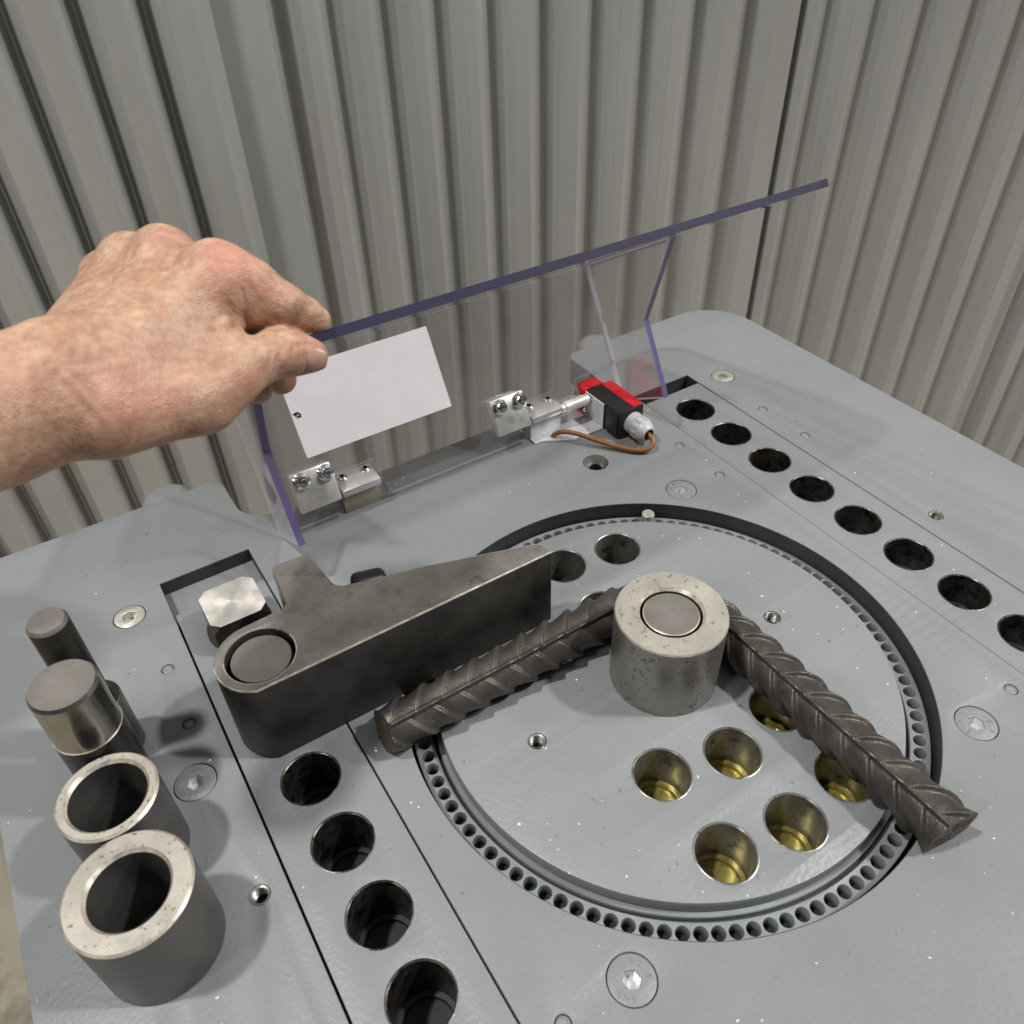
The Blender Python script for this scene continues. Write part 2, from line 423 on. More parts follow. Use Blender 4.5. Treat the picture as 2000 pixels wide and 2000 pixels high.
wall = empty('corrugated_wall', (wpos(0, 1.42).x, wpos(0, 1.42).y, -0.85))
tag(wall, 'grey corrugated sheet metal wall behind the machine', 'wall', kind='structure')
def sheet(a, b, period, depth, prof, phase=0.0, z0=-0.85, z1=1.9, lead=0.0, tail=0.0):
    """vertical trapezoid sheeting from a to b; prof = fractions of crest, slope, valley, slope"""
    A = wpos(*a); B = wpos(*b); d = (B - A); ln = d.length; d.normalize(); nrm = Vector((d.y, -d.x))
    if nrm.dot(-HEAD) < 0: nrm = -nrm
    xs = [(0.0, depth)] if not lead else [(0.0, depth), (lead, depth)]
    x = lead - phase * period
    c, s1, vl, s2 = prof
    while x < ln - tail:
        for q, h in ((0, depth), (c, depth), (c + s1, 0), (c + s1 + vl, 0), (1.0, depth)):
            xx = x + q * period
            if lead < xx < ln - tail: xs.append((xx, h))
        x += period
    xs.append((ln, xs[-1][1]))
    pts = []
    for i, (xx, h) in enumerate(xs):      # ease every fold a little
        if 0 < i < len(xs) - 1:
            p0 = Vector(xs[i - 1]); p = Vector((xx, h)); p1 = Vector(xs[i + 1])
            e = min(0.005, 0.3 * (p - p0).length, 0.3 * (p1 - p).length)
            pa = p + (p0 - p).normalized() * e if (p0 - p).length > 1e-6 else p
            pb = p + (p1 - p).normalized() * e if (p1 - p).length > 1e-6 else p
            for t in (0, 0.15, 0.3, 0.45, 0.6, 0.75, 0.88, 1):
                pts.append(pa * (1 - t) ** 2 + p * 2 * t * (1 - t) + pb * t * t)
        else: pts.append(Vector((xx, h)))
    v = []; f = []
    for p in pts:
        w_ = A + d * p.x + nrm * p.y
        v += [(w_.x, w_.y, z0), (w_.x, w_.y, z1)]
    for i in range(len(pts) - 1): f.append((2 * i, 2 * i + 2, 2 * i + 3, 2 * i + 1))
    me = bpy.data.meshes.new('wall_sheet'); me.from_pydata(v, [], f); me.update()
    o = mesh_obj('wall_sheet', me, M['wall'], None, 0)
    sol = o.modifiers.new('thickness', 'SOLIDIFY'); sol.thickness = 0.0012; sol.offset = 0
    o.parent = wall; o.matrix_parent_inverse = wall.matrix_basis.inverted()
    return o
sheet((-1.75, 1.02), (-0.335, 1.385), 0.0905, 0.036, (0.43, 0.21, 0.05, 0.31), phase=0.30, tail=0.055)
sheet((-0.352, 1.415), (0.462, 1.455), 0.079, 0.024, (0.28, 0.21, 0.29, 0.22), phase=0.15)
sheet((0.452, 1.462), (0.945, 1.395), 0.0705, 0.020, (0.27, 0.20, 0.33, 0.20), phase=0.6)
sheet((0.925, 1.415), (2.3, 1.16), 0.0705, 0.020, (0.27, 0.20, 0.33, 0.20), phase=0.2)

# ================================================================== the machine table
table = empty('bending_table', (0, 0, -0.85))
tag(table, 'grey painted bending machine table with round turntable and two rows of holes', 'machine')
def onto(o, parent=None):
    """parent while keeping world coordinates baked in the mesh"""
    p = parent or table
    o.parent = p; o.matrix_parent_inverse = p.matrix_world.inverted()
    return o
bpy.context.view_layer.update()

BR = 0.0203                       # bore radius
HOLES_R = [(0.2632, 0.2554 - 0.0553 * k) for k in range(12)]
HOLES_L = [(-0.2646, 0.0631 - 0.0553 * k + 0.0553 * 3) for k in range(12)]   # three behind the arm
HOLES_L = [h for h in HOLES_L if h[1] < 0.25]
SCREWS = [(-0.3360, 0.2915, 0), (0.3362, 0.2898, 0), (-0.3339, 0.1052, 1), (0.1585, 0.1595, 1), (0.1570, -0.1610, 1), (0.3339, 0.105, -1), (-0.1585, -0.1600, 1), (-0.3339, -0.16, 1)]
SCREWS = [s for s in SCREWS if s[2] >= 0]
DOWELS = [(-0.3237, 0.2168), (-0.3237, 0.1558), (0.3244, 0.2151), (0.3254, 0.1552), (0.2055, 0.2158), (0.2054, 0.1557), (0.2046, -0.1569), (-0.2046, -0.157)]
THREADS = [(-0.3223, 0.0042), (0.3274, -0.0015)]
CSK = (0.1158, 0.2410)
TX0, TX1, TY0, TY1 = -0.4545, 0.4584, -0.46, 0.4329

outline = rounded([(TX0, TY0), (TX1, TY0), (TX1, TY1), (0.2142, TY1), (0.2142, 0.352), (-0.2142, 0.352), (-0.2142, TY1), (TX0, TY1)],
                  [0.03, 0.03, 0.062, 0.014, 0.03, 0.03, 0.014, 0.016], 10)
loops = [outline, circle(0, 0, 0.2, 180),
         [(-0.3046, -0.43), (-0.2242, -0.43), (-0.2242, 0.3162), (-0.3046, 0.3162)],
         [(0.2246, -0.43), (0.3038, -0.43), (0.3038, 0.3150), (0.2246, 0.3150)]]
for x, y, k in SCREWS: loops.append(circle(x, y, 0.0134 if k == 0 else 0.0150, 40))
for x, y in DOWELS: loops.append(circle(x, y, 0.0050, 20))
for x, y in THREADS: loops.append(circle(x, y, 0.0066, 28))
loops.append(circle(CSK[0], CSK[1], 0.0128, 32))
loops.append(circle(0.1030, 0.3020, 0.0050, 20))
onto(plate('top_plate', loops, -0.034, 0.0, M['paint'], bevel=0.0007))
onto(box('cabinet', -0.415, 0.42, -0.42, 0.335, -0.85, -0.075, M['cabinet'], bevel=0.004))

# bores: a steel liner a hair proud of the plate, with its bottom
def bore_mesh(name, depth, wall_m, bottom_m, r=BR):
    prof = [(r + 0.0009, 0.00005), (r + 0.0002, 0.0003), (r - 0.0006, -0.0003), (r - 0.0008, -depth), (r * 0.80, -depth - 0.0004), (r * 0.78, -depth - 0.004), (0, -depth - 0.0042)]
    o = lathe(name, prof[::-1], [wall_m, bottom_m], None, seg=56, mi=[1, 1, 1, 0, 0, 0])
    me = o.data; bpy.data.objects.remove(o)
    return me
bm_disc = bore_mesh('bore', 0.040, M['bore'], M['oil'])
bm_disc2 = bore_mesh('bore', 0.036, M['bore'], M['bottom'])
bm_right = bore_mesh('bore', 0.031, M['bore_dark'], M['bottom'])
bm_left = bore_mesh('bore', 0.045, M['bore_dark'], M['pit'])
def bore(me, x, y, z, parent, rz=0.0):
    o = bpy.data.objects.new('bore', me); C.objects.link(o)
    o.parent = parent; o.matrix_parent_inverse = parent.matrix_world.inverted()
    o.location = (x, y, z); o.rotation_euler = (0, 0, rz)
    return o

ls = onto(plate('insert_strip', [rounded([(-0.3029, -0.4285), (-0.2257, -0.4285), (-0.2257, 0.2705), (-0.3029, 0.2705)], 0.0008, 2)] +
                [circle(x, y, BR, 56) for x, y in HOLES_L], -0.03, -0.0001, M['paint'], bevel=0.0004))
rs = onto(plate('insert_strip', [rounded([(0.2250, -0.4285), (0.3022, -0.4285), (0.3022, 0.2945), (0.2250, 0.2945)], 0.0008, 2)] +
                [circle(x, y, BR, 56) for x, y in HOLES_R], -0.03, -0.0001, M['paint'], bevel=0.0003))
bpy.context.view_layer.update()
for i, (x, y) in enumerate(HOLES_L): bore(bm_left, x, y, 0, ls, i * 1.3)
for i, (x, y) in enumerate(HOLES_R): bore(bm_right, x, y, 0, rs, i * 2.1)
onto(box('recess_floor', -0.3044, -0.2244, 0.2710, 0.3160, -0.034, -0.0145, M['paint']))
onto(box('recess_floor', 0.2248, 0.3036, 0.2950, 0.3148, -0.06, -0.032, M['pit']))  # near-black colour stands in for the lack of light down here
for x0, x1, y1 in ((-0.3045, -0.2243, 0.3161), (0.2247, 0.3037, 0.3149)):      # dark walls of the two slots
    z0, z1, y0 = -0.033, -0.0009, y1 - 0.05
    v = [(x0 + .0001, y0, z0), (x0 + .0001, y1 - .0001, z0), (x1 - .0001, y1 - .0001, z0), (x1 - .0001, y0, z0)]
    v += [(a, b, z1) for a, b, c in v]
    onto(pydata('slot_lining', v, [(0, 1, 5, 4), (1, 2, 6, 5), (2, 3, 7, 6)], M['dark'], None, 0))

# turntable
DZ = -0.0025; DC = (-0.0016, -0.0018); DA = R(-2.2)
def dpt(x, y): return (x * math.cos(DA) - y * math.sin(DA) + DC[0], x * math.sin(DA) + y * math.cos(DA) + DC[1])
DISC = [dpt(sx * x, sy * y) for x, y in ((0.0, 0.080), (0.0, 0.141)) for sx in (1,) for sy in (1, -1)] + \
       [dpt(sx * 0.0535, sy * y) for y in (0.0680, 0.1335) for sx in (1, -1) for sy in (1, -1)]
DTH = [dpt(0.1137, 0.0), dpt(-0.1137, 0.0)]
disc = onto(plate('turntable_disc', [circle(0, 0, 0.1768, 200)] + [circle(x, y, BR, 56) for x, y in DISC] + [circle(x, y, 0.0066, 28) for x, y in DTH],
                  -0.0145, DZ, M['disc_paint'], bevel=0.0012))
bpy.context.view_layer.update()
for i, (x, y) in enumerate(DISC): bore(bm_disc if y < 0 else bm_disc2, x, y, DZ, disc, i * 1.7)
onto(lathe('disc_collar', [(0.1690, -0.0148), (0.1795, -0.0148), (0.1800, -0.0155), (0.1800, -0.030)], [M['ring']], None, seg=200), disc)
onto(lathe('disc_groove', [(0.1801, -0.0195), (0.1835, -0.0195)], [M['pit']], None, seg=160), disc)
ringholes = [(0.1895 * math.cos(R(3.3333 * k + 0.4)), 0.1895 * math.sin(R(3.3333 * k + 0.4))) for k in range(108)]
ring = onto(plate('index_ring', [circle(0, 0, 0.1968, 180), circle(0, 0, 0.1828, 180)] + [circle(x, y, 0.0047, 20) for x, y in ringholes], -0.026, -0.015, M['ring'], bevel=0.0004))
onto(lathe('ring_bed', [(0.176, -0.0275), (0.1998, -0.0275)], [M['pit']], None, seg=120))
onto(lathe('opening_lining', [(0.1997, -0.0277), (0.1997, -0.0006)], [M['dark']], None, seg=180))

# screws, dowels, threaded holes
def hexagon(x, y, r, a): return circle(x, y, r, 6, a)
def csk_screw(x, y, painted, a):
    r = 0.0143 if painted else 0.0126
    head = M['paint'] if painted else M['screw']
    s = onto(plate('countersunk_screw', [circle(x, y, r, 44), hexagon(x, y, 0.0058, a)], -0.009, -0.0005 if painted else 0.0001, head, bevel=0.0005))
    bpy.context.view_layer.update()
    v = [(p[0], p[1], z) for z in (-0.0084, -0.0012) for p in hexagon(x, y, 0.00565, a)]
    f = [(i, (i + 1) % 6, 6 + (i + 1) % 6, 6 + i) for i in range(6)] + [tuple(range(6))]
    onto(pydata('hex_socket', v, f, M['zinc'] if painted else M['screw'], None, 0), s)
    onto(lathe('screw_gap', [(r - 0.0003, -0.0030), (r + 0.0012, -0.0030)], [M['pit']], None, (x, y, 0), seg=40), s)
    if painted:
        for txt, ang in (('12.9', 100), ('SNY', -60)):
            for i, ch in enumerate(txt):
                cu = bpy.data.curves.new('t', 'FONT'); cu.body = ch; cu.size = 0.0052; cu.extrude = 0.00022; cu.align_x = 'CENTER'; cu.align_y = 'CENTER'; cu.resolution_u = 2
                ob = bpy.data.objects.new('t', cu); C.objects.link(ob)
                me = bpy.data.meshes.new_from_object(ob.evaluated_get(bpy.context.evaluated_depsgraph_get()))
                bpy.data.objects.remove(ob); bpy.data.curves.remove(cu)
                q = R(ang - (i - (len(txt) - 1) / 2) * 24) + a
                me.transform(Matrix.Translation((x + 0.0103 * math.cos(q), y + 0.0103 * math.sin(q), -0.0004)) @ Matrix.Rotation(q - math.pi / 2, 4, 'Z'))
                me.name = 'stamped_mark'
                onto(mesh_obj('stamped_mark', me, M['paint'], None, 0), s)
    return s
for i, (x, y, k) in enumerate(SCREWS): csk_screw(x, y, k == 1, 0.3 + i * 0.9)
for x, y in DOWELS:
    onto(lathe('dowel_pin', [(0, -0.0008), (0.0026, -0.0008), (0.0031, -0.0003), (0.0036, -0.0004), (0.0042, -0.0009), (0.0042, -0.006)][::-1], [M['paint']], None, (x, y, 0), seg=24))
    onto(lathe('dowel_gap', [(0.0040, -0.0022), (0.0056, -0.0022)], [M['pit']], None, (x, y, 0), seg=24))
def thread(x, y, z, parent=None):
    prof = [(0.0067, 0.0001), (0.0062, -0.0006)]
    for k in range(7):
        prof += [(0.0050, -0.0010 - k * 0.0015), (0.0063, -0.0017 - k * 0.0015)]
    prof += [(0.0052, -0.0125), (0, -0.0126)]
    return onto(lathe('threaded_hole', prof[::-1], [M['bore'], M['pit']], None, (x, y, z), seg=32, smooth=0, mi=[1] + [0] * (len(prof) - 2)), parent)
for x, y in THREADS: thread(x, y, 0)
for x, y in DTH: thread(x, y, DZ, disc)
onto(lathe('countersunk_hole', [(0.0126, 0.0001), (0.0122, -0.0006), (0.0064, -0.0072), (0.0063, -0.020), (0, -0.0201)][::-1], [M['bore'], M['pit']], None, (CSK[0], CSK[1], 0), seg=40, mi=[1, 1, 0, 0]))
onto(lathe('cable_hole', [(0.0049, 0.0001), (0.0047, -0.02), (0, -0.021)][::-1], [M['pit']], None, (0.1030, 0.3020, 0), seg=24))
for sx in (-1, 1):                # round posts standing at the rear edge
    onto(lathe('rear_post', [(0, 0.001), (0.013, 0.0005), (0.019, -0.0015), (0.023, -0.005), (0.0252, -0.011), (0.0255, -0.2)][::-1], [M['paint']], None, (sx * 0.2675, 0.4405, -0.001), seg=48))

# the bright index pin in the ring of holes
a_ = math.atan2(0.150, 0.1155); k_ = round((math.degrees(a_) - 0.4) / 3.3333); a_ = R(3.3333 * k_ + 0.4)
ip = lathe('index_pin', [(0, 0), (0.0046, 0), (0.0046, 0.0150), (0.0060, 0.0152), (0.0060, 0.0212), (0.0055, 0.0218), (0, 0.0218)], [M['screw']], None, (0, 0, 0), seg=32)
ip.location = (0.1895 * math.cos(a_), 0.1895 * math.sin(a_), -0.0255)
tag(ip, 'small bright steel pin standing in the ring of holes around the turntable', 'pin')

# ================================================================== roller and its pin
ro = lathe('bending_roller', [(0.0224, 0.0), (0.0405, 0.0), (0.0410, 0.0006), (0.0410, 0.0682), (0.0402, 0.0695), (0.0245, 0.0695), (0.0226, 0.0672), (0.0224, 0.0)],
           [M['roller_side'], M['roller_top'], M['edge_steel'], M['ring_side']], None, (0, 0, 0), seg=128, mi=[0, 0, 0, 2, 1, 2, 3])
ro.location = (0, 0, DZ + 0.0002)
tag(ro, 'pale pitted steel roller standing at the turntable centre inside the bend', 'roller')
rp = lathe('roller_pin', [(0, 0.0), (0.0206, 0.0), (0.0206, 0.0668), (0.0198, 0.0676), (0.0192, 0.0676), (0, 0.0676)],
           [M['pin_side'], M['edge_steel'], M['pin_face']], None, (0, 0, 0), seg=96, mi=[0, 0, 1, 2, 2])
rp.location = (0, 0, DZ + 0.0003)
tag(rp, 'brown grey steel pin filling the hole of the pale roller', 'pin')

# ================================================================== bent reinforcing bar
def make_rebar():
    r0 = 0.0155; rb = 0.058; zc = 0.0185 + DZ
    pts = []                                   # centre line: left leg along +x, quarter bend, right leg along -y
    step = 0.0006
    xl = -0.2085; yr = -0.206
    n1 = int((0 - xl) / step)
    for i in range(n1): pts.append((Vector((xl + (0 - xl) * i / n1, rb, zc)), Vector((1, 0, 0)), Vector((0, -1, 0))))
    n2 = int(rb * math.pi / 2 / step)
    for i in range(n2 + 1):
        q = math.pi / 2 * i / n2
        pts.append((Vector((rb * math.sin(q), rb * math.cos(q), zc)), Vector((math.cos(q), -math.sin(q), 0)), Vector((-math.sin(q), -math.cos(q), 0))))
    n3 = int(-yr / step)
    for i in range(1, n3 + 1): pts.append((Vector((rb, yr * i / n3, zc)), Vector((0, -1, 0)), Vector((-1, 0, 0))))
    seg = 112; v = []; f = []
    s = 0.0; prev = pts[0][0]
    pitch = 0.0215; rg = R(62)
    total = 0.0
    L_ = [0.0]
    for i in range(1, len(pts)): L_.append(L_[-1] + (pts[i][0] - pts[i - 1][0]).length)
    tot = L_[-1]
    rnd = random.Random(4)
    jit = [rnd.uniform(-0.0006, 0.0006) for _ in range(60)]
    for i, (p, t, inn) in enumerate(pts):
        s = L_[i]
        e0 = s; e1 = tot - s
        for k in range(seg):
            th = 2 * math.pi * k / seg
            # angle from the nearer longitudinal ridge
            half = 0 if ((th - rg) % (2 * math.pi)) < math.pi else 1
            a = ((th - rg) % math.pi)                      # 0..pi between the ridges
            dr = min(a, math.pi - a)
            ridge = 0.0033 * math.exp(-(dr / 0.080) ** 4) + 0.0006 * math.exp(-(dr / 0.2) ** 2)
            u = (s - 0.0125 * (a if half == 0 else math.pi - a) + (0.0 if half == 0 else pitch * 0.4)) / pitch
            fr = u - math.floor(u)
            d = fr * pitch if fr < 0.5 else (1 - fr) * pitch
            fl = max(math.exp(-(fr * pitch / 0.0016) ** 2), max(0.0, 1 - (1 - fr) * pitch / 0.017) ** 1.5)   # steep on one flank, gentle on the other
            j = jit[int(math.floor(u + 0.5)) % 60]
            env = max(0.0, math.sin(a)) ** 0.6
            rib = (0.0036 + j) * env * fl
            r = r0 + ridge + rib
            # the right end is pinched by the shear, the left a little
            q1 = max(0.0, 1 - e1 / 0.022); q0 = max(0.0, 1 - e0 / 0.010)
            sq = 1 - 0.06 * q0 ** 2 * abs(math.cos(th))
            flare = 1 + 0.13 * q1 ** 2 * abs(math.cos(th - R(-30)))
            rr = r * sq * flare
            off = inn * (rr * math.cos(th)) + Vector((0, 0, rr * math.sin(th)))
            sh = Vector((0, 0, 0))
            if e1 < 0.03: sh += t * (0.16 * rr * math.cos(th - R(160))) * (1 - e1 / 0.03)
            if e0 < 0.02: sh += t * (0.16 * rr * math.sin(th)) * (1 - e0 / 0.02)
            v.append(p + off + sh)
    n = len(pts)
    for i in range(n - 1):
        for k in range(seg):
            j = (k + 1) % seg
            f.append((i * seg + k, i * seg + j, (i + 1) * seg + j, (i + 1) * seg + k))
    mi = [0] * len(f)
    for base, flip in ((0, True), ((n - 1) * seg, False)):   # roughly torn cut faces
        c = sum((v[base + k] for k in range(seg)), Vector()) / seg
        rows = [base]
        mid = len(v)
        for k in range(seg): v.append(c.lerp(v[base + k], 0.55) + Vector((rnd.uniform(-.0004, .0004), rnd.uniform(-.0004, .0004), 0)))
        v.append(c)
        for k in range(seg):
            j = (k + 1) % seg
            q = (base + k, mid + k, mid + j, base + j); tr = (mid + k, mid + seg, mid + j)
            f.append(q if flip is False else q[::-1]); f.append(tr if flip is False else tr[::-1]); mi += [1, 1]
    o = pydata('rebar', v, f, [M['rebar'], M['rebar_cut']], None, 50, mi)
    bm = bmesh.new(); bm.from_mesh(o.data); bmesh.ops.recalc_face_normals(bm, faces=bm.faces); bm.to_mesh(o.data); bm.free()
    return tag(o, 'thick brown ribbed steel reinforcing bar bent at right angle around the roller', 'rebar')
make_rebar()

# ================================================================== stop arm with lug, pivot pin, square headed bolt
PV = Vector((-0.2640, 0.1188)); AZ = 0.0770
def arm():
    pts = []
    r = 0.0312
    a0 = math.atan2(0.0905 - PV.y, -0.2760 - PV.x); a1 = math.radians(88)
    a0 = a0 % (2 * math.pi)
    n = 26
    arc = [(PV.x + r * math.cos(a0 + (a1 - a0) * i / n), PV.y + r * math.sin(a0 + (a1 - a0) * i / n)) for i in range(n + 1)]
    rest = rounded([(-0.2365, 0.1522), (-0.2312, 0.1540), (-0.2285, 0.1975), (-0.1988, 0.1950), (-0.1950, 0.1497), (-0.1690, 0.1420), (-0.1265, 0.1315), (-0.0470, 0.1062), (-0.0420, 0.1010), (-0.0420, 0.0905)],
                   [0.004, 0.004, 0.006, 0.007, 0.010, 0.02, 0.02, 0.002, 0.002, 0.0012], 5)
    loop = arc + rest
    o = plate('stop_arm', [loop, circle(PV.x, PV.y, 0.0238, 72)], 0.0004, AZ, M['arm_top'], None, bevel=0.0011, side=M['arm_side'])
    # bright edge along the front part of the upper rim
    me = o.data; me.materials.append(M['edge_steel'])
    mi = []
    for p in me.polygons:
        nz = p.normal.z
        c = p.center
        if 0.2 < nz < 0.97 and c.z > AZ - 0.003 and c.y < 0.125: mi.append(2)
        elif nz >= 0.97: mi.append(0)
        elif 0.2 < nz: mi.append(0)
        else: mi.append(1)
    me.polygons.foreach_set('material_index', mi)
    return tag(o, 'long dark steel stop arm with a short side lug, lying on the table', 'arm')
arm()
pp = lathe('pivot_pin', [(0, 0), (0.0212, 0), (0.0212, 0.0722), (0.0204, 0.0730), (0.0185, 0.0730), (0, 0.0730)], [M['pin_side'], M['edge_steel'], M['pin_face']], None, (0, 0, 0), seg=96, mi=[0, 0, 0, 2, 2])
pp.location = (PV.x, PV.y, 0.0002)
tag(pp, 'round brown grey pin set in the eye of the dark stop arm', 'pin')

def square_bolt():
    t = empty('square_head_bolt', (-0.2602, 0.2268, 0.0)); bpy.context.view_layer.update()
    h = 0.0226; z0, z1 = 0.006, 0.0315; ch = 0.0066; cz = 0.0060
    v = []; f = []
    top = [(-h + ch, -h), (h - ch, -h), (h, -h + ch), (h, h - ch), (h - ch, h), (-h + ch, h), (-h, h - ch), (-h, -h + ch)]
    v += [(x, y, z1) for x, y in top]
    low = [(-h, -h), (h, -h), (h, h), (-h, h)]
    v += [(x, y, z1 - cz) for x, y in low]            # 8..11
    v += [(x, y, z0) for x, y in low]                 # 12..15
    f.append(tuple(range(8)))
    f += [(0, 7, 8), (2, 1, 9), (4, 3, 10), (6, 5, 11)]
    f += [(1, 0, 8, 9), (3, 2, 9, 10), (5, 4, 10, 11), (7, 6, 11, 8)]
    for i in range(4):
        j = (i + 1) % 4; f.append((8 + j, 8 + i, 12 + i, 12 + j))
    f.append((12, 13, 14, 15)[::-1])
    o = pydata('head', v, f, [M['bright'], M['arm_side']], t, 0, [0] + [1] * (len(f) - 1))
    bm = bmesh.new(); bm.from_mesh(o.data); bmesh.ops.recalc_face_normals(bm, faces=bm.faces); bm.to_mesh(o.data); bm.free()
    nt = o.data.materials[0]
    lathe('collar', [(0.0, 0.0004), (0.0262, 0.0004), (0.0266, 0.001), (0.0266, 0.0052), (0.0258, 0.0062), (0.0, 0.0062)], [M['arm_side']], t, (0, 0, 0), seg=48)
    return tag(t, 'square headed bolt with bright faced top between the stop arm and the recess', 'bolt')
# turned face: anisotropic glints from fine concentric tool marks
def turned_face():
    ma = M['bright']; nt = ma.node_tree; b = nt.nodes['Principled BSDF']
    b.inputs['Anisotropic'].default_value = 0.5
    tg = N(nt, 'ShaderNodeTangent'); tg.direction_type = 'RADIAL'; tg.axis = 'Z'
    nt.links.new(tg.outputs[0], b.inputs['Tangent'])
turned_face()
square_bolt()

kb = box('rubber_stop', -0.0135, 0.0135, -0.0080, 0.0080, -0.0075, 0.0075, M['black'], None, bevel=0.0055, seg=4)
kb.location = (-0.1690, 0.1520, 0.0660); kb.rotation_euler = (0, R(8), R(-8))
st = pydata('stem', [(-0.006, -0.004, -0.0655), (0.006, -0.004, -0.0655), (0.006, 0.004, -0.0655), (-0.006, 0.004, -0.0655), (-0.006, -0.004, -0.004), (0.006, -0.004, -0.004), (0.006, 0.004, -0.004), (-0.006, 0.004, -0.004)],
            [(0, 1, 5, 4), (1, 2, 6, 5), (2, 3, 7, 6), (3, 0, 4, 7), (3, 2, 1, 0)], M['black'], kb, 0)
tag(kb, 'black rounded rubber stop peeping out behind the dark stop arm', 'stop')

# ================================================================== spare pins and sleeves lined up on the left
sp1 = lathe('stepped_pin', [(0, 0), (0.0180, 0), (0.0180, 0.0525), (0.0172, 0.0535), (0.0128, 0.0535), (0.0125, 0.055), (0.0125, 0.1325), (0.0110, 0.1352), (0, 0.1352)],
            [M['pin_side'], M['ring_side'], M['pin_face']], None, (0, 0, 0), seg=72, mi=[0, 1, 1, 0, 0, 0, 2, 2])
sp1.location = (-0.3717, 0.1660, 0.0002)
tag(sp1, 'tall thin black stepped pin standing on the table', 'pin')
sp2 = lathe('stepped_pin', [(0, 0), (0.0214, 0), (0.0214, 0.0744), (0.0211, 0.0748), (0.0208, 0.0748), (0.0207, 0.0755), (0.0206, 0.1150), (0.0191, 0.1175), (0, 0.1175)],
            [M['pin_side'], M['pin_steel'], M['pin_face'], M['edge_steel']], None, (0, 0, 0), seg=96, mi=[0, 0, 3, 3, 1, 1, 1, 2])
sp2.location = (-0.3757, 0.1262, 0.0002)
tag(sp2, 'thick stepped pin with shiny upper half beside the wide steel sleeve', 'pin')
def sleeve(x, y, ro_, ri, h, label):
    o = lathe('steel_sleeve', [(ri, 0.0), (ro_ - 0.001, 0.0), (ro_, 0.001), (ro_, h - 0.0014), (ro_ - 0.0014, h), (ri + 0.0018, h), (ri, h - 0.0022), (ri, 0.0)],
              [M['ring_side'], M['ring_top'], M['edge_steel']], None, (0, 0, 0), seg=112, mi=[0, 0, 0, 2, 1, 2, 0])
    o.location = (x, y, 0.0002)
    return tag(o, label, 'sleeve', 'steel sleeves standing beside the spare pins')
sleeve(-0.3768, 0.0738, 0.0298, 0.0228, 0.0690, 'dark steel sleeve with thin pale rim standing next to the thick stepped pin')
sleeve(-0.3795, 0.0080, 0.0352, 0.0222, 0.0690, 'dark steel sleeve with the broadest pale rim, at the end of the row')

# ================================================================== clear safety shield, held open at 31 degrees
TH = R(30)
SO = Vector((0, 0.305, 0.008)); SUP = Vector((0, math.sin(TH), math.cos(TH))); SFW = Vector((0, -math.cos(TH), math.sin(TH)))
shield = empty('safety_shield', SO); bpy.context.view_layer.update()
tag(shield, 'clear plastic safety shield with violet edges, hinged at the back and held open', 'shield')
def smat(ax, ay, az, o=SO):
    """matrix taking plate x,y,z to the given world axes at o"""
    mm = Matrix.Identity(4)
    for i, a in enumerate((ax, ay, az)):
        for j in range(3): mm[j][i] = a[j]
    mm.translation = o
    return mm
X = Vector((1, 0, 0))
T = 0.006
XL, XR = -0.1945, 0.2080
# back panel carrying the label: x along the machine, y up the panel
bp_loop = [(XL + T, 0.0), (-0.1335, 0.0), (-0.1335, 0.004), (XL + 0.062, 0.004), (-0.1325, 0.036), (-0.0865, 0.036), (-0.0865, 0.004), (-0.0865, 0.0),
           (0.0765, 0.0), (0.0765, 0.036), (0.1205, 0.036), (0.1205, 0.012), (0.1500, 0.012), (0.1500, 0.041), (0.1890, 0.041), (0.1890, 0.046), (0.1960, 0.050), (XR - T, 0.046), (XR - T, 0.148), (XL + T, 0.148)]
bp_loop = [(XL + T + 0.0003, 0.0), (-0.1330, 0.0), (-0.1330, 0.037), (-0.0860, 0.037), (-0.0860, 0.0), (0.0760, 0.0), (0.0760, 0.037), (0.1215, 0.037), (0.1215, 0.010), (0.1500, 0.010), (0.1500, 0.041), (XR - T - 0.0003, 0.041), (XR - T - 0.0003, 0.1497), (XL + T + 0.0003, 0.1497)]
onto(plate('back_panel', [bp_loop], -T, 0.0, M['clear'], None, side=M['edge_grey'], matrix=smat(X, SUP, SFW)), shield)
# side panels: x forward, y up; bottom, upright front, slanted front
sp_loop = [(-T, 0.0), (0.072, 0.0), (0.072, 0.082), (0.142, 0.1497), (-T, 0.1497)]
for x0 in (XL, XR - T):
    o = onto(plate('side_panel', [sp_loop], x0, x0 + T, M['clear'], None, side=M['edge'], matrix=smat(SFW, SUP, X)), shield)
    o.data.materials.append(M['edge_grey'])                 # only the free front edges are left raw and violet
    for p in o.data.polygons:
        if p.material_index == 1 and p.normal.dot(SFW) < 0.3: p.material_index = 2
# cover panel: a big rounded sheet on top
cv_loop = rounded([(-0.252, -0.006), (0.262, -0.006), (0.262, 0.2845), (-0.252, 0.2845)], [0.035, 0.035, 0.026, 0.026], 10)
onto(plate('cover_panel', [cv_loop], -T, 0.0, M['clear'], None, side=M['edge_cover'], matrix=smat(X, SFW, -SUP, SO + SUP * 0.150)), shield)
# bonded joints
for x0 in (XL + T / 2, XR - T / 2):
    a = SO + X * x0 + SUP * 0.1488 + SFW * 0.004; b = SO + X * x0 + SUP * 0.1488 + SFW * 0.132
    onto(tube('bonded_seam', [a, a.lerp(b, .5), b], 0.0016, M['edge_grey'], None, 8, 4), shield)
    a = SO + X * (x0 + (0.005 if x0 < 0 else -0.005)) + SUP * 0.048 + SFW * 0.001; b = SO + X * (x0 + (0.005 if x0 < 0 else -0.005)) + SUP * 0.138 + SFW * 0.001
    onto(tube('bonded_seam', [a, a.lerp(b, .5), b], 0.0009, M['edge_grey'], None, 8, 4), shield)
